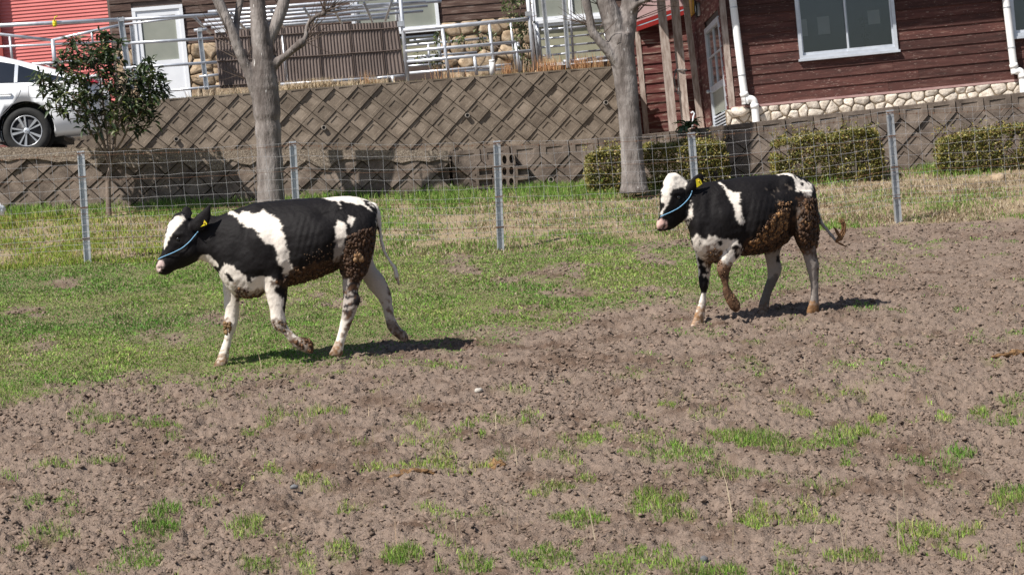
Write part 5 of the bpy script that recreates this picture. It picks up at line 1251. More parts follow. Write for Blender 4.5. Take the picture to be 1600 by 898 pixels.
# ------------------------------------------------------------------ left buildings on the upper terrace
LP_ = Plane(P(178, 100, 34.6)[:2], P(950, 20, 35.7)[:2])
def brown_building():
    pl = LP_; u0 = pl.st(176, 60)[0]; u1 = pl.st(990, 20)[0]; zb = UA[2] - .05; zs = pl.st(291, 69)[1]; zt = zs + 2.4
    root = thing('building', 'dark brown boarded building with white door behind the pipe railing', 'building', pl.w((u0 + u1) / 2, zb))
    door = rect(pl, 204, 11, 287, 60); door = (pl.st(205, 12)[0], pl.st(283, 10)[0], zb, pl.st(240, 11)[1])
    du1 = pl.st(294, 120)[0]; door = (door[0], (door[1] + du1) / 2 + .02, zb, door[3])
    w1 = (pl.st(548, 20)[0], pl.st(685, 20)[0], pl.st(660, 46)[1], pl.st(660, 46)[1] + 1.5)
    w1b = (pl.st(600, 55)[0], pl.st(684, 55)[0], pl.st(660, 70)[1] - .25, w1[2] - .10)
    w2 = (pl.st(832, 20)[0], pl.st(957, 20)[0], pl.st(880, 30)[1], pl.st(880, 30)[1] + 1.5)
    w2b = (w2[0], w2[1], pl.st(880, 102)[1], w2[2] - .01)
    H = (door, w1, w1b, w2, w2b)
    boards(root, pl, u0, u1, zs, zt, .128, M['brownwood'], 41, H, .012, 2.8)
    core = MB(); core.slab(pl, u0, u1, zb, zt, -.2, -.015); obj('wall', core, M['panel_dark'], root)
    for k, (a, b) in enumerate(((u0 + .02, door[0] - .01), (door[1] + .01, w1b[0] - .02), (w1b[1] + .02, w2b[0] - .02))):
        stones(root, pl, a, b, zb, zs - .004, .24 if k != 2 else .26, M['stone_brown'], 50 + k, -.01, 1.25, .06)
    # door
    d = frame(root, pl, door, .06, -.015, .05, M['white'], 'door')
    zm = pl.st(250, 95)[1]; a, b = door[0] + .061, door[1] - .061
    mb = MB(); mb.slab(pl, a, b, door[2] + .06, zm, -.012, .03); mb.slab(pl, a, a + .075, zm, door[3] - .061, -.012, .0295); mb.slab(pl, b - .075, b, zm, door[3] - .061, -.012, .0295); mb.slab(pl, a + .075, b - .075, door[3] - .16, door[3] - .061, -.012, .0295); obj('door_leaf', mb, M['white'], d)
    mb = MB(); mb.slab(pl, a + .07, b - .07, zm - .005, door[3] - .155, -.01, .008); obj('pane', mb, M['frost'], d)
    mb = MB(); c = pl.w(a + .05, zm - .07, .06); mb.sphere(c, .026, .026, .026, 12, 8); mb.tube([c, c - pl.n * .05], .012, 8); obj('handle', mb, M['steel'], d, True)
    # windows
    for r, mull in ((w1, (555, 620)), (w2, (892,))):
        f = frame(root, pl, r, .055, -.014, .06, M['white'], 'window')
        mb = MB(); mb.slab(pl, r[0] + .05, r[1] - .05, r[2] + .05, r[3] - .05, -.012, .01); obj('pane', mb, M['frost'], f)
        for x in mull:
            uu = pl.st(x, 20)[0]; mb = MB(); mb.slab(pl, uu - .03, uu + .03, r[2] + .056, r[3] - .056, -.011, .045); obj('mullion', mb, M['white'], f)
        s = MB(); s.slab(pl, r[0] - .02, r[1] + .03, r[2] - .055, r[2] - .001, -.014, .09); obj('sill', s, M['white'], f)
    f = frame(root, pl, w1b, .03, -.014, .03, M['alu'], 'window'); mb = MB(); mb.slab(pl, w1b[0] + .02, w1b[1] - .02, w1b[2] + .02, w1b[3] - .02, -.012, .004); obj('pane', mb, M['frosty'], f)
    r = (w2b[0], w2b[1], w2b[2], w2[2] - .058); f = frame(root, pl, r, .05, -.014, .045, M['white'], 'window')
    mb = MB(); mb.slab(pl, r[0] + .04, r[1] - .04, r[2] + .04, r[3] - .04, -.012, .006); obj('pane', mb, M['frosty'], f)
    rf = MB(); rf.slab(pl, u0 - .1, u1 + .1, zt, zt + .15, -4, .1); obj('roof', rf, M['panel_dark'], root)
brown_building()
def red_building():
    pl = Plane(P(-60, 100, 34.45)[:2], P(178, 90, 34.75)[:2]); pl = pl.off(-.04)
    u0, u1 = pl.st(-420, 60)[0], pl.st(173, 60)[0]; zb = dA[2] - .05; zt = pl.st(100, 0)[1] + 1.9
    root = thing('red_shed', 'salmon-red shed clad in narrow ribbed siding behind the white car', 'shed', pl.w(u1 - 1, zb))
    # ribs are about five pixels: one part, still real steps
    mb = MB(); z = zb
    while z < zt:
        mb.add([pl.w(u0, z, .016), pl.w(u1, z, .016), pl.w(u1, z + .058, .0), pl.w(u0, z + .058, .0)], [(0, 1, 2, 3)])
        mb.add([pl.w(u0, z, .016), pl.w(u1, z, .016), pl.w(u1, z - .004, .0), pl.w(u0, z - .004, .0)], [(0, 1, 2, 3)]); z += .0585
    obj('siding', mb, M['redpaint'], root, False, 'stuff')
    slab(root, 'wall', pl, u0, u1, zb, zt, -.15, -.004, M['redtrim'])
    slab(root, 'corner_trim', pl, u1 - .0, u1 + .07, zb, zt, -.12, .03, M['panel'])
    rf = MB(); rf.slab(pl, u0, u1 + .1, zt, zt + .1, -3, .15); obj('roof', rf, M['redtrim'], root)
    # dark red slab at the far left: shade on the siding put into colour
    pr = MB(); ul = pl.st(3, 50)[0]; pr.slab(pl, u0, ul, zb, zt, .02, .16); obj('shadow_strip', pr, mat('shaded_red_siding', [(.30, .06, .05), (.36, .075, .062)], 4, .7), root)
red_building()

# ------------------------------------------------------------------ parked car (local: x forward = photo left, y toward the camera side, z up)
def car():
    # the wheel nearest the bush is the rear wheel; its centre in the photo
    q = P(39.5, 205.0, 27.12); zg = dA[2] + 0.0
    slope = (dB - dA); ang = atan2(slope[2], slope[0])            # the driveway falls to the right
    yawc = atan2(slope[1], slope[0])
    q = q + np.array([-.84 * sin(yawc), .84 * cos(yawc), 0])
    root = thing('parked_car', 'white hatchback parked on the driveway, its rear half hidden behind the bush', 'car', (q[0], q[1], q[2] - .31))
    root.rotation_euler = (0, -ang * .6, yawc)
    def G(name, mb, m, parent=None, smooth=False, kind=None):
        me = bpy.data.meshes.new(name); 
        me.from_pydata([(-v[0], -v[1], v[2]) for v in mb.v], [], mb.f); me.update(); fix_normals(me)
        return link(name, me, m, parent or root, smooth, None, kind)
    # x, sill z, bumper half width, belt z, belt half width, roof z, roof half width
    prof = [(-.97, .50, .40, .84, .52, .86, .30), (-.945, .36, .62, .90, .68, .935, .50), (-.86, .30, .74, .945, .75, 1.0, .58), (-.68, .27, .82, .95, .80, 1.055, .60), (-.45, .25, .865, .935, .835, 1.125, .60), (-.2, .22, .875, .925, .85, 1.20, .60), (.1, .20, .88, .92, .855, 1.285, .60),
            (.45, .19, .88, .915, .86, 1.375, .60), (.8, .18, .88, .91, .86, 1.44, .60), (1.2, .18, .88, .905, .86, 1.47, .60), (1.6, .18, .88, .895, .86, 1.455, .60), (2.0, .18, .88, .88, .86, 1.36, .62), (2.4, .18, .88, .865, .86, 1.14, .66), (2.7, .19, .88, .85, .855, .93, .70), (3.0, .20, .87, .80, .84, .845, .72), (3.3, .21, .84, .73, .80, .79, .68), (3.5, .24, .74, .64, .72, .70, .60), (3.58, .34, .55, .52, .56, .56, .45)]
    P_ = catmull(np.array(prof), 4); mb = MB(); R = []
    for x, zs, hb, zb, hw, zr, hr in P_:
        zm = (zs + zb) / 2; half = [(0, zs), (hb * .86, zs), (hb * .985, zs + .05), (hb, zm - .06), (hb * .998, zm + .12), (hw, zb - .015), (hw - .035, zb + .012), ((hw - .035) * .35 + hr * .65, zb + (zr - zb) * .62), (hr * .97, zr - (zr - zb) * .12), (hr * .80, zr - (zr - zb) * .03), (0, zr + .012)]
        R.append([(x, a, b) for a, b in half] + [(x, -a, b) for a, b in half[-2:0:-1]])
    mb.rings(R); body = G('body', mb, M['car'], None, True)
    # wheel arches are cut out of the body
    for xw in (0, 2.70):
        for sgn in (1, -1):
            cu = MB(); cu.tube([(xw, sgn * 1.0, .335), (xw, sgn * .62, .335)], .365, 40); co = G('cut', cu, None)
            md = body.modifiers.new('arch', 'BOOLEAN'); md.object = co; md.operation = 'DIFFERENCE'; md.solver = 'EXACT'
    dg = bpy.context.evaluated_depsgraph_get(); dg.update(); m2 = bpy.data.meshes.new_from_object(body.evaluated_get(dg)); body.modifiers.clear(); old = body.data; body.data = m2; m2.name = 'body'
    for o in [o for o in COL.objects if o.name.startswith('cut')]: bpy.data.objects.remove(o)
    if len(m2.materials) == 0: m2.materials.append(M['car'])
    for p in m2.polygons: p.material_index = 0
    m2.materials.clear(); m2.materials.append(M['car'])
    for xw in (0, 2.70):
        for sgn in (1, -1):
            lin = MB(); lin.rings([[(xw + .362 * cos(a), sgn * y, .335 + .362 * sin(a)) for a in np.linspace(0, pi, 24)] for y in (.62, .845)], cap=False, close=False); lin.rings([[(xw + r * cos(a), sgn * .625, .335 + r * sin(a)) for a in np.linspace(0, 2 * pi, 24)] for r in (.36, .01)], cap=False)
            G('wheel_arch', lin, M['black'])
    ub = MB(); ub.box((1.45, 0, .24), (1.9, 0, 0), (0, .60, 0), (0, 0, .05)); G('underbody', ub, M['black'])
    # belt glass: panes a few millimetres proud of the sloping side
    def side_pt(x, t, lift):
        """t = 0 belt .. 1 roof on the side glass"""
        i = np.interp(x, P_[:, 0], np.arange(len(P_))); r = P_[int(i)] * (1 - i % 1) + P_[min(int(i) + 1, len(P_) - 1)] * (i % 1)
        _, zs, hb, zb, hw, zr, hr = r; a = np.array([hw - .035, zb + .012]); b = np.array([(hw - .035) * .35 + hr * .65, zb + (zr - zb) * .62]); c = np.array([hr * .97, zr - (zr - zb) * .12])
        p = a + (b - a) * (t / .6) if t < .6 else b + (c - b) * ((t - .6) / .4)
        return np.array([x, p[0] + lift, p[1] + lift * .5])
    def pane(name, xs, t0, t1, m, lift, parent=None, sgn=1, rows=4):
        v = MB(); R = []
        for x, a, b in zip(xs, t0, t1):
            R.append([(lambda q: (q[0], sgn * q[1], q[2]))(side_pt(x, a + (b - a) * k / rows, lift)) for k in range(rows + 1)])
        v.rings(R, cap=False, close=False); return G(name, v, m, parent, True)
    for sgn in (1, -1):
        xs = np.linspace(-.60, .10, 10); w_ = pane('quarter_window', xs, [.06] * 10, np.interp(xs, [-.6, -.45, .1], [.10, .42, .80]), M['carglass'], .006, None, sgn)
        xs = np.linspace(.145, 1.02, 8); pane('door_window', xs, [.05] * 8, [.82] * 4 + [.86] * 4, M['carglass'], .006, None, sgn)
        xs = np.linspace(1.10, 2.15, 8); pane('door_window', xs, [.05] * 8, np.interp(xs, [1.1, 1.8, 2.15], [.88, .86, .7]), M['carglass'], .006, None, sgn)
        xs = np.linspace(.10, .145, 3); pane('window_pillar', xs, [.05] * 3, [.82] * 3, M['alu'], .008, None, sgn)
    # seams, flap, handle on the flank
    def flank(x, z, lift=.003):
        i = np.interp(x, P_[:, 0], np.arange(len(P_))); r = P_[int(i)] * (1 - i % 1) + P_[min(int(i) + 1, len(P_) - 1)] * (i % 1)
        _, zs, hb, zb, hw, zr, hr = r; zm = (zs + zb) / 2
        y = np.interp(z, [zs, zs + .05, zm - .06, zm + .12, zb - .015, zb + .012], [hb * .86, hb * .985, hb, hb * .998, hw, hw - .035]); return (x, y + lift, z)
    seam = mat('panel_gap', [(.10, .10, .11), (.16, .16, .17)], 3, .6)
    for pts in ([(.06, .92), (.055, .84), (.10, .74), (.22, .60), (.33, .50)], [(1.06, .9), (1.06, .6), (1.05, .22)], [(2.2, .87), (2.25, .6), (2.2, .3)]):
        v = MB(); v.tube([flank(x, z, .0006) for x, z in pts], .0035, 5); G('door_seam', v, seam)
    v = MB(); v.tube([flank(x, z, .0005) for x, z in ((-.05, .90), (-.22, .905), (-.245, .88), (-.245, .78), (-.22, .745), (-.07, .74), (-.045, .77), (-.045, .88), (-.05, .90))], .0028, 5, False); G('fuel_flap', v, seam)
    for x in (.26, 1.2):
        v = MB(); v.tube([flank(x - .09, .795, .012), flank(x - .05, .80, .03), flank(x + .10, .80, .03), flank(x + .13, .795, .012)], .013, 8); G('door_handle', v, M['car'], None, True)
    # lamps: upright cluster on the corner and the blade under the spoiler
    v = MB(); R = []
    for x in (-.62, -.7, -.8, -.88, -.95): R.append([(x, .775 - .30 * max(0, -.80 - x) * 1.2, .955 - .02), (x, .80 - .4 * max(0, -.80 - x), .915), (x, .70 - .3 * max(0, -.8 - x), .99 - .3 * max(0, -.85 - x))])
    v.rings(R); G('tail_lamp', v, M['lamp_red'], None, True)
    v = MB(); v.rings([[flank(-.66, .55, .006), flank(-.66, .50, .006), flank(-.80, .42, .006), flank(-.80, .60, .006)], [flank(-.84, .86, .004), flank(-.82, .7, .006), flank(-.90, .42, .0), flank(-.93, .6, .0)]], cap=True); G('tail_lamp', v, M['lamp_clear'], None, True)
    v = MB(); v.box((-.80, 0, 1.03), (.10, 0, -.02), (0, .56, 0), (0, 0, .012)); G('spoiler', v, M['car'])
    v = MB(); v.prism([(-.22, -.5, 1.215), (-.22, .5, 1.215), (-.74, .52, 1.06), (-.74, -.52, 1.06)], (0, 0, .012)); G('rear_window', v, M['carglass'])
    v = MB(); v.box((-.975, 0, .72), (.006, 0, 0), (0, .17, 0), (0, 0, .085)); G('number_plate', v, M['white'])
    # wheels
    def wheel(xw, sgn):
        c = np.array([xw, sgn * .80, .31]); Y = np.array([0, sgn, 0])
        ring = lambda r, o: [c + Y * o + r * np.array([cos(2 * pi * k / 48), 0, sin(2 * pi * k / 48)]) for k in range(48)]
        e = bpy.data.objects.new('wheel', None)
        t = MB(); t.rings([ring(.205, -.09), ring(.285, -.10), ring(.308, -.075), ring(.312, 0), ring(.308, .04), ring(.296, .062), ring(.262, .072), ring(.215, .064), ring(.205, .05)], cap=False); ty = G('wheel', t, M['tyre'], None, True)
        d = MB(); d.rings([ring(.205, .035), ring(.10, .0), ring(.03, .0)], cap=True); G('rim', d, M['rimdark'], ty, True)
        l = MB(); l.rings([ring(.208, .052), ring(.205, .062), ring(.193, .058), ring(.190, .03)], cap=False); G('rim_lip', l, M['rim'], ty, True)
        for k in range(10):
            a = 2 * pi * k / 10 + .31 * (1 if k % 2 else -1) * .35 + pi / 2; da = np.array([cos(a), 0, sin(a)]); dt = np.array([-sin(a), 0, cos(a)])
            wi, wo = (.011, .022) if k % 2 else (.009, .014)
            s = MB(); f0, f1 = c + da * .035, c + da * .196
            s.rings([[f0 - dt * wi + Y * .02, f0 + dt * wi + Y * .02, f0 + dt * wi * .7 + Y * .052, f0 - dt * wi * .7 + Y * .052], [f1 - dt * wo + Y * .02, f1 + dt * wo + Y * .02, f1 + dt * wo * .75 + Y * .057, f1 - dt * wo * .9 + Y * .057]]); G('spoke', s, M['rim'], ty)
        h = MB(); h.rings([ring(.042, .03), ring(.040, .058), ring(.030, .064)], cap=True); G('hub_cap', h, M['alu'], ty, True)
        em = MB()
        for a0, (ra, rb) in enumerate(((.022, .013), (.0085, .013), (.022, .010))):
            em.tube([c + Y * .066 + np.array([ra * cos(q), 0, rb * sin(q) + (.003 if a0 == 2 else 0)]) for q in np.linspace(0, 2 * pi, 20)], .0018, 5, False)
        G('hub_emblem', em, M['steel'], ty)
    for xw in (0, 2.70):
        for sgn in (1, -1): wheel(xw, sgn)
    # white sticker in the rear door glass
    v = MB(); v.rings([[side_pt(.40, .10, .009), side_pt(.40, .22, .009)], [side_pt(.50, .10, .009), side_pt(.50, .22, .009)]], cap=False, close=False); G('window_sticker', v, M['white'])
car()

# ------------------------------------------------------------------ scaffold-pipe railings and trellis on the upper terrace
def pipe(root, name, pl, a, b, r, m=None, square=False):
    p, q = pl.hit(*a), pl.hit(*b); mb = MB()
    if square:
        d = (q - p) / 2; mb.box((p + q) / 2, pl.h * r, -pl.n * r, d)
    else: mb.tube([p, q], r, 10)
    return obj(name, mb, m or M['pipe'], root, not square)
def clamp(parent, pl, px, py, r=.034):
    c = pl.hit(px, py); mb = MB(); mb.box(c, pl.h * r, np.array([0, 0, r * .8]), pl.n * r); obj('pipe_clamp', mb, M['steel'], parent)
def channel(root, pl, a, b, w):
    p, q = pl.hit(*a), pl.hit(*b); mb = MB(); prof = [(-w, .02), (-w, -.03), (w, -.03), (w, .02), (w * .55, .02), (w * .55, -.012), (-w * .7, -.012), (-w * .7, .02)]
    mb.rings([[c + pl.h * u + pl.n * v for u, v in prof] for c in (q, p)]); return obj('channel_post', mb, M['steel'], root)
R0_, R1_, R2_, R3_ = UPPER.off(.25), UPPER.off(.55), UPPER.off(1.1), UPPER.off(2.2)
t = thing('pipe_railing', 'galvanised pipe railing in front of the white door and red shed', 'railing', R0_.hit(250, 152))
po = channel(t, R0_, (188, 27), (205, 140), .045); clamp(po, R0_, 190, 31); clamp(po, R0_, 197, 67)
channel(t, R0_.off(.5), (206, 40), (214, 128), .035)
po = channel(t, R0_, (311, 46), (323, 140), .035); clamp(po, R0_, 312, 47)
for a, b, r in (((-60, 43), (188, 31), .030), ((188, 31), (342, 23), .026), ((190, 68.5), (334, 60), .024), ((193, 106.5), (339, 97.5), .024), ((262, 142), (343, 135), .020), ((303, 48), (323, 46), .022), ((311, 120), (341, 117), .020)):
    pipe(t, 'rail', R0_, a, b, r)
t = thing('stair_handrail', 'thin silver handrail that dips and rises in front of the red shed', 'railing', R3_.off(.6).hit(84, 110))
pl = R3_.off(.3)
for a, b, r in (((-60, 47), (80, 63), .024), ((82, 63), (190, 39), .024), ((-60, 76), (190, 65), .019), ((190, 39), (310, 25), .018), ((0, 104), (190, 91), .022), ((15, 57), (20, 102), .020), ((82, 62), (87, 112), .034), ((143, 50), (145, 66), .018)):
    pipe(t, 'rail' if abs(a[0] - b[0]) > 10 else 'post', pl, a, b, r)
c = R0_.hit(85.5, 36.5); rb = MB(); rb.tube([c - R0_.h * .03, c + R0_.h * .03], .04, 12); rb.tube([c + [0, -.03, .02], c + [.02, -.05, .08], c + [.06, -.05, .095]], .008, 6)
rb.box(c + [0, -.03, -.03], R0_.h * .025, np.array([0, 0, .03]), R0_.n * .006)
tag(obj('ribbon', rb, M['yellow'], None, True), 'yellow tape tied round the top rail in front of the red shed', 'tape')
# trellis of horizontal pipes
t = thing('pipe_trellis', 'flat trellis of long horizontal pipes above the corrugated screen', 'trellis', R1_.hit(480, 130))
zt = float(R1_.hit(480, 8)[2]); ends = []
rows = [((325, 19), (690, -9)), ((296, 26), (665, 3)), ((320, 32.5), (690, 2)), ((318, 39), (668, 9.5)), ((330, 44), (661, 17.5)), ((345, 46), (608, 27))]
for k, (a, b) in enumerate(rows):
    pl = UPPER.off(.6 + k * .34); p0, p1 = pl.hit(*a), pl.hit(*b)
    mb = MB(); mb.tube([p0, p1], .024 if k < 5 else .030, 10); obj('long_pipe', mb, M['pipe'] if k < 5 else M['steel'], t, True); ends.append((p0, p1))
for xk in (.03, .19, .36, .50, .62, .76, .88):
    def on(i, x):
        p0, p1 = ends[i]; xs = ends[1][0][0] + (ends[4][1][0] - ends[1][0][0]) * x; f = (xs - p0[0]) / (p1[0] - p0[0]); return p0 + (p1 - p0) * f + [0, 0, -.05]
    mb = MB(); mb.tube([on(0, xk), on(5, min(xk, .82))], .022, 8); obj('cross_pipe', mb, M['pipe'], t, True)
for a, b, r, d in (((622, -40), (637, 127), .031, .45), ((441, 56), (449, 131), .022, .5), ((556, -20), (559, 37), .022, 2.4), ((618, -20), (621.5, 40), .022, 2.4)):
    po = pipe(t, 'post', UPPER.off(d), a, b, r)
    if a[0] == 622: clamp(po, UPPER.off(d), 626, 38, .05)
# corrugated screen
t = thing('corrugated_screen', 'brown corrugated plastic screen standing behind the left-hand tree', 'screen', UPPER.off(.5).hit(490, 130))
pl = UPPER.off(.5); edges = [((335, 50), (343, 139)), ((388, 47), (395, 136)), ((441, 44), (448, 133)), ((496, 40), (504, 131)), ((546, 37.5), (555, 126)), ((594, 35.5), (603, 122)), ((620, 33), (633, 119))]
for i in range(len(edges) - 1):
    a, b = edges[i], edges[i + 1]; tl, bl, tr, br = pl.hit(*a[0]), pl.hit(*a[1]), pl.hit(*b[0]), pl.hit(*b[1])
    n = max(4, int(round(np.linalg.norm((tr - tl)[:2]) / .048))); mb = MB(); R = []
    for k in range(n * 4 + 1):
        u = k / (n * 4); o_ = [0, .013, .015, .004][k % 4] - (.004 if i % 2 else 0); R.append([tl + (tr - tl) * u + pl.n * o_, bl + (br - bl) * u + pl.n * o_])
    mb.rings(R, cap=False, close=False); o = obj('corrugated_panel', mb, M['panel'], t)
    lp = MB(); lp.tube([tr + pl.n * .014, br + pl.n * .014], .010, 5); obj('overlap_strip', lp, M['panel_dark'], o)
    for f in (.12, .52, .95):
        p, q = tl + (bl - tl) * f, tr + (br - tr) * f; mb = MB(); mb.tube([p + pl.n * .018, q + pl.n * .018], .011, 5); s = obj('batten', mb, M['panel_dark'], o)
for a, b in (((438, 132), (606, 121)), ((575, 123.5), (632, 118))): pipe(t, 'foot_rail', UPPER.off(.45), a, b, .022)
pipe(t, 'post', UPPER.off(.42), (613, 119), (615, 130), .022)
wb = MB(); p = pl.hit(345, 49); wb.box(p, pl.h * .09, np.array([0, 0, .022]), pl.n * .03); obj('white_batten', wb, M['white'], t)
# right-hand railing
t = thing('pipe_railing', 'galvanised pipe railing with four rails in front of the stone-footed wall', 'railing', R0_.hit(730, 120))
for a, b, r in (((630, 48), (826, 30), .033), ((633, 80.5), (806, 66), .026), ((636, 97), (830, 79.5), .027), ((640, 114.5), (770, 104), .022), ):
    pipe(t, 'rail', R0_, a, b, r)
for a, b, r in (((691, 45), (701.5, 122), .028), ((764, 36), (773, 112), .026), ((822, -30), (835, 110), .032), ((741, 88), (745, 118), .026), ((805, 67), (812, 113), .024)):
    po = pipe(t, 'post', R0_, a, b, r)
    if a[0] == 822: clamp(po, R0_, 826, 22, .045)
t = thing('pipe_fence', 'second pipe fence standing close to the stone footing behind the railing', 'fence', R2_.hit(720, 110))
for a, b, r in (((632, 72), (760, 60), .022), ((632, 90), (745, 82), .018), ((632, 104), (700, 99), .016), ((760, 104), (800, 101), .02), ((700, 112), (800, 108), .02), ((640, 64), (684, 60), .016)): pipe(t, 'rail', R2_, a, b, r)
for a, b in (((669, 68), (672, 108)), ((686, 58), (688, 90)), ((797, 30), (806, 108)), ((829, -20), (842, 106)), ((809, 66), (816, 110))): pipe(t, 'post', R2_, a, b, .02)
t = thing('pipe_gate', 'silver pipe gate in front of the large frosted window by the right-hand tree', 'gate', R1_.hit(900, 100))
for a, b in (((845, 47.5), (946, 39)), ((845, 61.5), (946, 52.5)), ((846, 74.5), (946, 66)), ((848, 87.5), (946, 78))): pipe(t, 'rail', R1_, a, b, .017)
pipe(t, 'rail', R1_, (880, 97), (950, 90), .034)
pipe(t, 'post', R1_, (838, 34), (845, 98), .03); pipe(t, 'post', R1_, (945, 52), (948.5, 66), .022); pipe(t, 'post', R1_, (888, -20), (896, 92), .02)
channel(t, R0_, (847, -20), (858, 92), .032); channel(t, R0_, (880, -20), (888.5, 106), .030)
mb = MB(); p, q = R0_.hit(768.5, 94), R0_.hit(769.5, 118); mb.tube([q, p], .044, 16); mb.tube([p - [0, 0, .03], p], .047, 16); tag(obj('pipe_stub', mb, M['pvc'], None, True), 'short white plastic pipe standing upright at the railing', 'pipe')
mb = MB(); c = P(1084, 185, 26.6); mb.tube([c + [-.03, 0, -.12], c + [-.005, 0, .02], c + [.015, 0, .06], c + [-.005, 0, .085], c + [-.03, 0, .07]], .011, 7); tag(obj('hook', mb, M['white'], None, True), 'bent white hook sticking up behind the broad-leaved weed', 'hook')

# ------------------------------------------------------------------ leaves
def leaf_arrays(p, length, width, dirv, up, col, fold=.25, bend=.3):
    """pointed leaf: 2 quads + 2 tris per leaf, 7 vertices"""
    n = len(p); L = length[:, None]; W = width[:, None]
    d = dirv / (np.linalg.norm(dirv, axis=1, keepdims=True) + 1e-9)
    s = np.cross(d, up); s /= np.linalg.norm(s, axis=1, keepdims=True) + 1e-9; nn = np.cross(s, d)
    a = p; m1 = p + d * L * .45; tip = p + d * L - nn * L * bend
    e1 = p + d * L * .25 + s * W * .42 + nn * W * fold * .5; e2 = p + d * L * .62 + s * W * .5 + nn * W * fold - nn * L * bend * .3
    f1 = p + d * L * .25 - s * W * .42 + nn * W * fold * .5; f2 = p + d * L * .62 - s * W * .5 + nn * W * fold - nn * L * bend * .3
    v = np.stack([a, e1, e2, tip, f2, f1, m1 - nn * L * bend * .12], 1).reshape(-1, 3); b = np.arange(n) * 7
    q = np.concatenate([np.stack([b, b + 1, b + 2, b + 6], -1), np.stack([b, b + 6, b + 4, b + 5], -1)]); t = np.concatenate([np.stack([b + 6, b + 2, b + 3], -1), np.stack([b + 6, b + 3, b + 4], -1)])
    return v, q, t, np.repeat(col, 7, axis=0)
def leaves_obj(name, sets, parent):
    v, q, t, c = join_blades(sets); v = v - root_loc(parent)
    return link(name, mesh_np(name, v, q, t, c), M['leaf'], parent, False, None, 'stuff')
def rv(n): 
    v = RNG.normal(size=(n, 3)); return v / np.linalg.norm(v, axis=1, keepdims=True)

# ---- leafy bush beside the car
def bush():
    D = 24.55; base = P(167, 312, D); base[2] = float(g_smooth(base[0], base[1])) - .05
    root = thing('bush', 'dark glossy evergreen bush with a thin split stem, beside the white car', 'bush', base)
    A = lambda x, y, w=0.: P(x, y, D - w)
    stems = MB()
    tr = [base, A(169, 285), A(173, 262)]; tk = MB(); tk.tube(catmull(np.array(tr), 5), list(np.linspace(.036, .026, 11)), 9); obj('trunk', tk, M['stem'], root, True)
    fork = A(173, 263)
    mains = [((160, 235), (140, 205), (122, 178), (100, 150), .0), ((168, 240), (150, 200), (138, 160), (125, 110), .2), ((170, 235), (165, 190), (158, 140), (150, 75), .0), ((176, 240), (180, 200), (182, 150), (172, 90), -.2), ((180, 238), (196, 210), (205, 180), (218, 140), .1), ((182, 240), (205, 222), (228, 195), (245, 150), -.1), ((172, 240), (172, 200), (188, 160), (200, 120), .3), ((178, 236), (186, 190), (215, 160), (238, 120), .15), ((166, 238), (152, 190), (112, 150), (80, 130), .1)]
    tips = []
    rr = random.Random(5)
    for k, m_ in enumerate(mains):
        w = m_[-1]; pts = [fork] + [A(x, y, w * (i + 1) / 4 + rr.uniform(-.03, .03)) for i, (x, y) in enumerate(m_[:-1])]
        q = catmull(np.array(pts), 5); st = MB(); st.tube(q, list(np.linspace(.017, .006, len(q))), 7); obj('stem', st, M['stem'], root, True)
        for f in (9, 12, 14, 16, 18, 20): tips.append((q[min(f, len(q) - 1)], .6))
    # clusters of leaves: photo x, y, radius px, number of sprays
    cl = [(155, 75, 24, 13), (130, 85, 24, 13), (172, 70, 16, 8), (108, 105, 26, 14), (140, 112, 28, 16), (165, 100, 24, 12), (75, 130, 18, 8), (95, 140, 22, 10), (150, 140, 28, 12), (120, 150, 20, 8), (175, 130, 22, 10), (200, 125, 16, 6), (85, 165, 14, 5), (105, 172, 16, 6),
          (232, 110, 14, 8), (225, 132, 22, 12), (245, 132, 16, 9), (215, 150, 24, 12), (240, 152, 16, 8), (195, 155, 22, 9), (170, 165, 22, 9), (150, 178, 18, 7), (200, 178, 22, 9), (225, 170, 18, 7), (130, 195, 14, 5), (185, 195, 18, 6), (215, 200, 12, 5), (160, 200, 12, 4), (238, 185, 8, 3), (160, 55, 7, 3), (250, 115, 8, 3), (65, 120, 8, 3), (112, 70, 10, 3)]
    P0 = []; tw = MB()
    for x, y, r, ns in cl:
        for _ in range(int(ns * 1.15)):
            a = rr.uniform(0, 6.28); q = r * sqrt(rr.uniform(0, 1)); c = A(x + q * cos(a), y + q * sin(a), rr.uniform(-.45, .5) * min(1, r / 20)); P0.append(c)
            if rr.random() < .45:
                t = min(tips, key=lambda t: np.linalg.norm(t[0] - c))[0]; mid = (t + c) / 2 - [0, 0, .04]; tw.tube([t, mid, c], [.005, .004, .002], 5, False)
    obj('twigs', tw, M['stem'], root, True, 'stuff')
    P0 = np.array(P0); nl = 8; n = len(P0) * nl
    base_ = np.repeat(P0, nl, axis=0) + RNG.normal(scale=.02, size=(n, 3))
    d = rv(n); d[:, 2] = d[:, 2] * .55 + RNG.choice([.35, -.25], n, p=[.6, .4]); up = rv(n) * .45 + np.array([0, -.25, 1.0])
    col = np.array([[.027, .046, .017]]) * RNG.uniform(.6, 1.6, (n, 1)) + RNG.uniform(0, .012, (n, 1)) * np.array([[1, .8, .2]])
    k = RNG.uniform(0, 1, n); col[k < .10] = np.array([.115, .135, .035]) * RNG.uniform(.7, 1.2, ((k < .10).sum(), 1)); col[(k > .10) & (k < .11)] = np.array([.10, .055, .022])
    leaves_obj('foliage', [leaf_arrays(base_, RNG.uniform(.075, .15, n), RNG.uniform(.026, .046, n), d, up, col, .3, .28)], root)
bush()

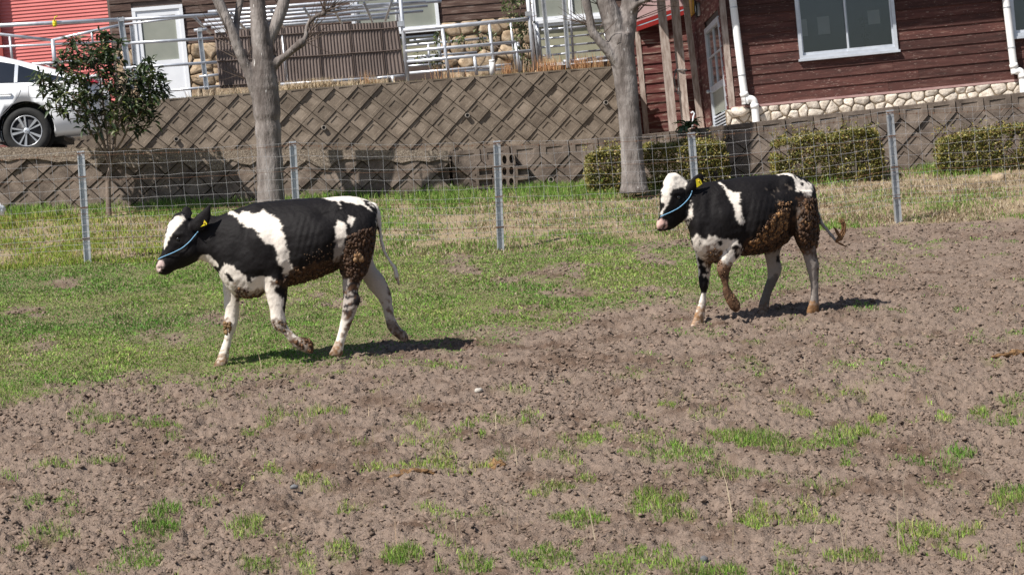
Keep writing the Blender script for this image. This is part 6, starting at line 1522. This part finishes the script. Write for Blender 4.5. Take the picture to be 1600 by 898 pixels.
# ---- bare pollarded trees: trunk and limbs as one skin, twigs apart
def limb_rings(mb, path, rad, D, seg=14, seed=0, sub=5):
    pts = catmull(np.array([list(P(x, y, D - w)) for x, y, w in path]), sub); rs = np.interp(np.linspace(0, 1, len(pts)), np.linspace(0, 1, len(rad)), rad)
    rr = random.Random(seed); rs = rs * np.array([1 + rr.uniform(-.05, .05) for _ in rs]); mb.tube(pts, list(rs), seg)
    return pts
def bare_tree(label, D, limbs, twig_spots, lean_base, seed):
    root = thing('bare_tree', label, 'tree', lean_base)
    def fuse(mb, name):
        me = bpy.data.meshes.new('raw'); me.from_pydata(mb.v, [], mb.f); me.update(); fix_normals(me)
        o = bpy.data.objects.new('raw', me); COL.objects.link(o); m = o.modifiers.new('r', 'REMESH'); m.mode = 'VOXEL'; m.voxel_size = .018; s = o.modifiers.new('s', 'SMOOTH'); s.factor = .5; s.iterations = 3
        dg = bpy.context.evaluated_depsgraph_get(); dg.update(); m2 = bpy.data.meshes.new_from_object(o.evaluated_get(dg)); bpy.data.objects.remove(o)
        m2.transform(Matrix.Translation(-Vector(root.location))); m2.materials.clear(); return link(name, m2, M['bark'], root, True)
    allm = MB()
    for i, (path, rad) in enumerate(limbs): limb_rings(allm, path, rad, D, 16, seed + i)
    rr = random.Random(seed)
    fuse(allm, 'trunk')
    tw = MB()
    for x, y, w, n, l, a0, a1 in twig_spots:
        for _ in range(n):
            a = radians(rr.uniform(a0, a1)); ln = l * rr.uniform(.5, 1.1); p = P(x + rr.uniform(-4, 4), y + rr.uniform(-4, 4), D - w); d = np.array([cos(a), rr.uniform(-.5, .5), sin(a)]); k = np.array([rr.uniform(-.25, .25), rr.uniform(-.25, .25), rr.uniform(-.05, .3)])
            q = [p, p + d * ln * .35 + k * ln * .1, p + d * ln * .7 + k * ln * .3, p + d * ln + k * ln * .6]; tw.tube(q, [.0065, .005, .0035, .0018], 5, False)
            if rr.random() < .6:
                e = np.array([cos(a + rr.choice([-.6, .6])), rr.uniform(-.3, .3), sin(a + rr.choice([-.6, .6]))]); tw.tube([q[1], q[1] + e * ln * .25, q[1] + e * ln * .45 + [0, 0, .03]], [.004, .003, .0015], 5, False)
    obj('twigs', tw, M['twig'], root, False, 'stuff', False)
D1_ = 24.55; b = P(424, 318, D1_); b[2] = float(g_smooth(b[0], b[1]))
PXM = 1 / (3208 / D1_)
R_ = lambda *a: [x * PXM for x in a]
bare_tree('thick grey bare tree with cut-back limbs, behind the cow on the left', D1_, [
    ([(425, 330, 0), (423, 300, 0), (421, 240, 0), (418, 190, 0), (415, 150, 0), (412, 122, 0), (412, 95, 0), (411, 75, 0)], R_(23, 21.5, 20.3, 20.0, 22, 22.5, 17.5, 16.5)),
    ([(411, 100, .02), (407, 62, .03), (404, 30, .02), (402, -5, 0), (398, -60, 0), (380, -150, -.1)], R_(16, 15, 13, 12.5, 12, 9)),
    ([(413, 90, 0), (420, 60, -.02), (432, 35, -.05), (443, 5, -.08), (455, -50, -.1), (480, -130, -.1)], R_(13, 11.5, 10.5, 9.5, 9, 7)),
    ([(410, 160, .02), (400, 138, .04), (391, 116, .06), (380, 95, .08), (371, 72, .10), (363, 50, .12), (353, 28, .12), (340, 0, .12), (318, -50, .2), (290, -120, .2)], R_(14, 12, 9.5, 8, 8.5, 8, 8, 8.5, 8, 6)),
    ([(368, 58, .10), (369.5, 42, .0), (371, 26, -.05), (376, -2, -.1), (388, -60, -.2)], R_(6, 5.5, 5.2, 6, 5)),
    ([(424, 108, .0), (436, 95, .02), (447, 87, .04), (460, 76, .06), (474, 65, .08)], R_(8, 7, 5.5, 6, 7.5)), ([(474, 66, .08), (478, 56, .06), (479, 44, .04), (486, 32, .02), (498, 24, .0), (509, 21, .0)], R_(4, 3.6, 3.2, 3.8, 3.2, 4.5)),
    ], [(508, 21, 0, 22, .55, -30, 110), (478, 58, .05, 7, .5, 10, 80), (392, 124, .06, 5, .5, 90, 160), (370, 75, .1, 6, .55, 100, 170), (380, 95, .1, 5, .5, 20, 160), (474, 66, .08, 4, .35, -60, 60), (430, 100, 0, 4, .35, 70, 120), (345, 10, .1, 8, .6, 90, 190), (440, 10, -.1, 8, .6, 40, 130), (450, -30, -.1, 8, .6, 0, 80)], b, 11)
D2_ = 24.8; b = P(990, 292, D2_); b[2] = float(g_smooth(b[0], b[1]))
PXM = 1 / (3208 / D2_)
bare_tree('thick grey bare tree with a forked top, between the block wall and the annex', D2_, [
    ([(991, 302, 0), (990, 278, 0), (988, 250, 0), (985, 200, 0), (981, 160, 0), (977, 120, 0), (972, 85, 0), (968, 55, 0)], R_(23, 20, 18.3, 17.6, 17.2, 18, 20, 22)),
    ([(968, 75, 0), (960, 45, .02), (952, 18, .03), (944, -5, .02), (930, -60, 0), (905, -140, 0)], R_(19, 17, 15.5, 14, 12, 9)),
    ([(972, 80, 0), (976, 50, -.02), (982, 20, -.04), (987, -5, -.05), (998, -60, -.1), (1015, -140, -.1)], R_(19, 17, 15, 14, 12, 9)),
    ([(981, 128, .04), (970, 104, .06), (957, 88, .08), (945, 74, .10), (933, 60, .12), (924, 46, .12), (921, 26, .12), (916, 4, .12), (908, -40, .12)], R_(11, 10, 8.5, 7.5, 7, 7, 6.5, 7, 6)),
    ([(985, 20, -.0), (995, 8, .1), (1008, 0, .15), (1030, -12, .2)], R_(8, 5, 3.5, 3)), ([(948, 73, .1), (965, 66, .12), (980, 55, .14), (988, 44, .14)], R_(1.8, 1.5, 1.3, .8)),
    ], [(920, 40, .12, 7, .4, 100, 170), (916, 8, .12, 7, .5, 60, 170), (935, 62, .12, 4, .3, 30, 150), (1000, 5, .1, 8, .5, -20, 40), (960, 80, .1, 5, .3, 10, 120), (940, 10, 0, 6, .5, 60, 160), (990, 30, 0, 5, .6, -10, 60), (985, -20, 0, 8, .6, 20, 120)], b, 23)

# ---- clipped hedges
HC = np.array([[.17, .165, .040], [.25, .215, .055], [.10, .115, .028], [.33, .26, .08], [.24, .15, .07]])
def hedge(label, x0, x1, top, bot, D, seed, depth=.42, topslope=0):
    rr = np.random.default_rng(seed); pl = LOWER2.off(-.30 - depth / 2)
    u0, zt = pl.st(x0, top); u1, z1b = pl.st(x1, top + topslope); zb = min(pl.st((x0 + x1) / 2, bot)[1], float(g_smooth(*pl.hit((x0 + x1) / 2, bot)[:2]))) - .03
    c = pl.w((u0 + u1) / 2, zb); root = thing('hedge', label, 'hedge', c, 'clipped hedges along the low wall')
    L = u1 - u0; H = (zt + z1b) / 2 - zb; n = int(15000 * L * H / 1.0) + 2500
    # most leaves near the lumpy outer surface
    a = rr.uniform(-.5, .5, n); b_ = rr.uniform(0, 1, n); e = rr.uniform(-.5, .5, n); face = rr.integers(0, 6, n)
    f = rr.uniform(.0, .10, n)
    e = np.where(face <= 2, -.5 + f, e); b_ = np.where((face == 3) | (face == 4), 1 - f * .8, b_); a = np.where(face == 5, np.where(rr.uniform(0, 1, n) < .5, -.5 + f * .4, .5 - f * .4), a)
    # rounded corners and bulges
    k = np.maximum(np.abs(a * 2), 0) ** 8; sh = 1 - .14 * k
    bul = fbm(a * L * 4 + seed, b_ * H * 4 + e * 3, seed, 3) - .5
    topn = fbm(a * L * 2.3 + seed * 3, e * 2, seed + 4, 3) - .5
    u = (u0 + u1) / 2 + a * L * (1 - .04 * (b_ > .8)) ; z = zb + b_ * (zt + (z1b - zt) * (a + .5) - zb) * (1 + .22 * topn) * (1 - .13 * np.abs(a * 2) ** 6) * (1 - .10 * np.abs(e * 2) ** 3); out = -e * depth * sh * (1 - .25 * (1 - b_) ** 2) + bul * .10
    keep = fbm(a * L * 7 + 9, b_ * H * 7, seed + 7, 3) > .30
    # thin the bottom, let dark gaps show
    keep &= rr.uniform(0, 1, n) < np.clip(.55 + b_ * .9, 0, 1)
    p = pl.a + pl.h * u[:, None] + np.array([0, 0, 1.0]) * z[:, None] + pl.n * out[:, None]; p = p[keep]; m = len(p); bb = b_[keep]
    d = rv(m); d[:, 2] += .45; up = rv(m) * .7 + np.array([0, -.4, .7])
    col = HC[rr.choice(5, m, p=[.36, .25, .20, .12, .07])] * rr.uniform(.6, 1.35, (m, 1)); 
    leaves_obj('foliage', [leaf_arrays(p, rr.uniform(.024, .048, m), rr.uniform(.012, .022, m), d, up, col, .2, .2)], root)
    st = MB(); r2 = random.Random(seed)
    for i in range(int(L * 26)):
        uu = r2.uniform(u0 + .06, u1 - .06); p0 = pl.w(uu, zb - .05, r2.uniform(-depth * .3, depth * .3)); st.tube([p0, p0 + [r2.uniform(-.05, .05), r2.uniform(-.04, .04), H * .45], p0 + [r2.uniform(-.14, .14), r2.uniform(-.1, .1), H * r2.uniform(.75, .95)]], [.009, .006, .003], 5, False)
    obj('branches', st, M['twig'], root, False, 'stuff', False)
    # shoots that stick out of the top
    ns = int(L * 34); sh_ = MB(); ps = []; 
    for i in range(ns):
        uu = r2.uniform(u0, u1); p0 = pl.w(uu, zt + (z1b - zt) * (uu - u0) / L - .04, r2.uniform(-depth * .4, depth * .4)); h = r2.uniform(.05, .16); q = p0 + [r2.uniform(-.03, .03), 0, h]; sh_.tube([p0, q], [.003, .0015], 4, False)
        for f in np.linspace(.3, 1, 5): ps.append(p0 + (q - p0) * f)
    ps = np.array(ps); m = len(ps); d = rv(m); d[:, 2] += .3
    lo = leaves_obj('shoot_leaves', [leaf_arrays(ps, rr.uniform(.025, .045, m), rr.uniform(.01, .018, m), d, rv(m) + np.array([0, 0, .8]), HC[rr.choice(5, m, p=[.3, .3, .05, .3, .05])] * rr.uniform(.9, 1.4, (m, 1)))], root)
    obj('shoots', sh_, M['twig'], root, False, 'stuff', False)
hedge('clipped olive-green hedge on both sides of the right-hand tree trunk', 912, 1131, 236, 290, 25.4, 61, .5, -20)
hedge('clipped olive hedge below the sliding window, above the back of the right cow', 1203, 1371, 211, 270, 25.5, 67, .42, -14)
hedge('clipped olive hedge at the right edge with taller top shoots', 1460, 1700, 209, 258, 25.6, 71, .42, -20)

# ---- climber on the railing, weed on the wall top, dry grass tufts
def climber():
    pl = R0_.off(.25); root = thing('climbing_plant', 'light green leafy climber growing up the railing post', 'climber', pl.hit(812, 112))
    rr = random.Random(8); st = MB(); ps = []
    paths = [((818, 112), (812, 80), (808, 50), (800, 20), (796, -20)), ((824, 110), (822, 80), (816, 55), (812, 30), (814, -10)), ((806, 112), (790, 85), (770, 68), (740, 62), (715, 66)), ((700, 112), (690, 92), (680, 78), (684, 60), (690, 52)), ((690, 115), (678, 100), (668, 92), (655, 88)), ((826, 100), (828, 60), (830, 30), (838, 25)), ((745, 112), (755, 95), (760, 80), (752, 62))]
    for path in paths:
        q = catmull(np.array([pl.w(*pl.st(x, y), rr.uniform(-.15, .15)) for x, y in path]), 5); st.tube(q, list(np.linspace(.010, .004, len(q))), 5, False); ps += list(q)
    obj('stems', st, M['stem'], root, True, 'stuff')
    extra = []
    for x, y, r, n in ((806, 12, 22, 46), (790, 4, 14, 20), (818, 40, 12, 26), (812, 60, 12, 24), (800, 35, 10, 14), (818, 85, 10, 18), (690, 58, 10, 16), (685, 95, 12, 16), (660, 92, 10, 10), (755, 62, 14, 14), (720, 66, 12, 10), (768, 55, 8, 8), (830, 100, 6, 6)):
        for _ in range(n): a = rr.uniform(0, 6.28); q = r * sqrt(rr.random()); extra.append(pl.w(*pl.st(x + q * cos(a), y + q * sin(a)), rr.uniform(-.18, .18)))
    p = np.repeat(np.array(extra), 3, axis=0); m = len(p); p = p + RNG.normal(scale=.03, size=(m, 3)); d = rv(m); d[:, 2] -= .3
    pal = np.array([[.085, .115, .035], [.13, .15, .06], [.05, .08, .025], [.19, .19, .09]])
    leaves_obj('foliage', [leaf_arrays(p, RNG.uniform(.05, .09, m), RNG.uniform(.022, .038, m), d, rv(m) * .6 + np.array([0, -.3, .8]), pick(pal, m))], root)
climber()
def weed():
    c = P(1077, 203, 25.8); root = thing('weed', 'dark broad-leaved rosette weed on the wall top behind a fence post', 'plant', c)
    rr = random.Random(3)
    for k in range(22):
        a = rr.uniform(0, 6.28); el = rr.uniform(-.05, .9); L = rr.uniform(.16, .30); d = np.array([cos(a) * cos(el), sin(a) * cos(el), sin(el)]); s = np.cross(d, [0, 0, 1.0]); s /= np.linalg.norm(s); n = np.cross(s, d); mb = MB(); R = []
        for f, w_ in ((0, .012), (.25, .022), (.55, .030), (.8, .022), (1, .002)):
            q = c + d * L * f + n * (.0) + np.array([0, 0, .02 + .10 * f - .20 * f * f]) ; R.append([q - s * w_ + n * w_ * .4, q - n * .003, q + s * w_ + n * w_ * .4, q + n * .003])
        mb.rings(R); o = obj('leaf', mb, mat('weed_leaf', [(.03, .055, .015), (.05, .085, .025)], 9, .4, rnd=.2) if k == 0 else bpy.data.materials['weed_leaf'], root, True)
weed()
def tufts():
    def spray(spots, pal, lo, hi, wd, lean=(.02, .5)):
        S = []
        for x, y, pl, sx, n in spots:
            base = pl.hit(x, y); uu = RNG.normal(scale=sx, size=n); p = base + pl.h * uu[:, None] - pl.n * RNG.uniform(-.12, .15, n)[:, None]; p[:, 2] = UZ + np.interp(p[:, 0], [UA[0], UB[0]], [0, float(UB[2] - UA[2])]) - .02
            S.append(blade_mesh(p, RNG.uniform(lo, hi, n), RNG.uniform(wd * .7, wd * 1.3, n), RNG.uniform(0, 2 * pi, n), RNG.uniform(*lean, n), pick(pal, n)))
        return S
    E0 = UPPER.off(.16)
    straw = spray([(455, 138, E0, .13, 260), (480, 136, E0, .14, 420), (498, 135, E0, .12, 420), (520, 133, E0, .2, 160), (350, 145, E0, .3, 120), (560, 130, E0, .3, 90), (580, 128, E0, .08, 60)], np.array([[.55, .44, .29], [.46, .35, .22], [.62, .52, .38]]), .06, .24, .010, (.05, .9))
    rust = spray([(794, 112, E0, .05, 120), (852, 106, E0, .06, 130), (865, 106, E0, .08, 120), (845, 107, E0, .15, 90), (908, 102, E0, .1, 150), (930, 101, E0, .15, 120), (575, 127, E0, .06, 50), (700, 118, E0, .2, 60), (880, 104, E0, .2, 80)], np.array([[.52, .29, .15], [.42, .22, .11], [.60, .40, .22]]), .08, .34, .008, (.02, .35))
    edge = []
    for x in range(235, 960, 9): edge.append((x, 150, UPPER.off(.05 + .05 * (x % 3)), .06, 40))
    green = spray(edge, np.array([[.12, .17, .045], [.17, .19, .07], [.30, .25, .13], [.09, .13, .03]]), .02, .07, .009, (.1, .9))
    grass_obj('terrace_grass', straw + rust + green)
tufts()
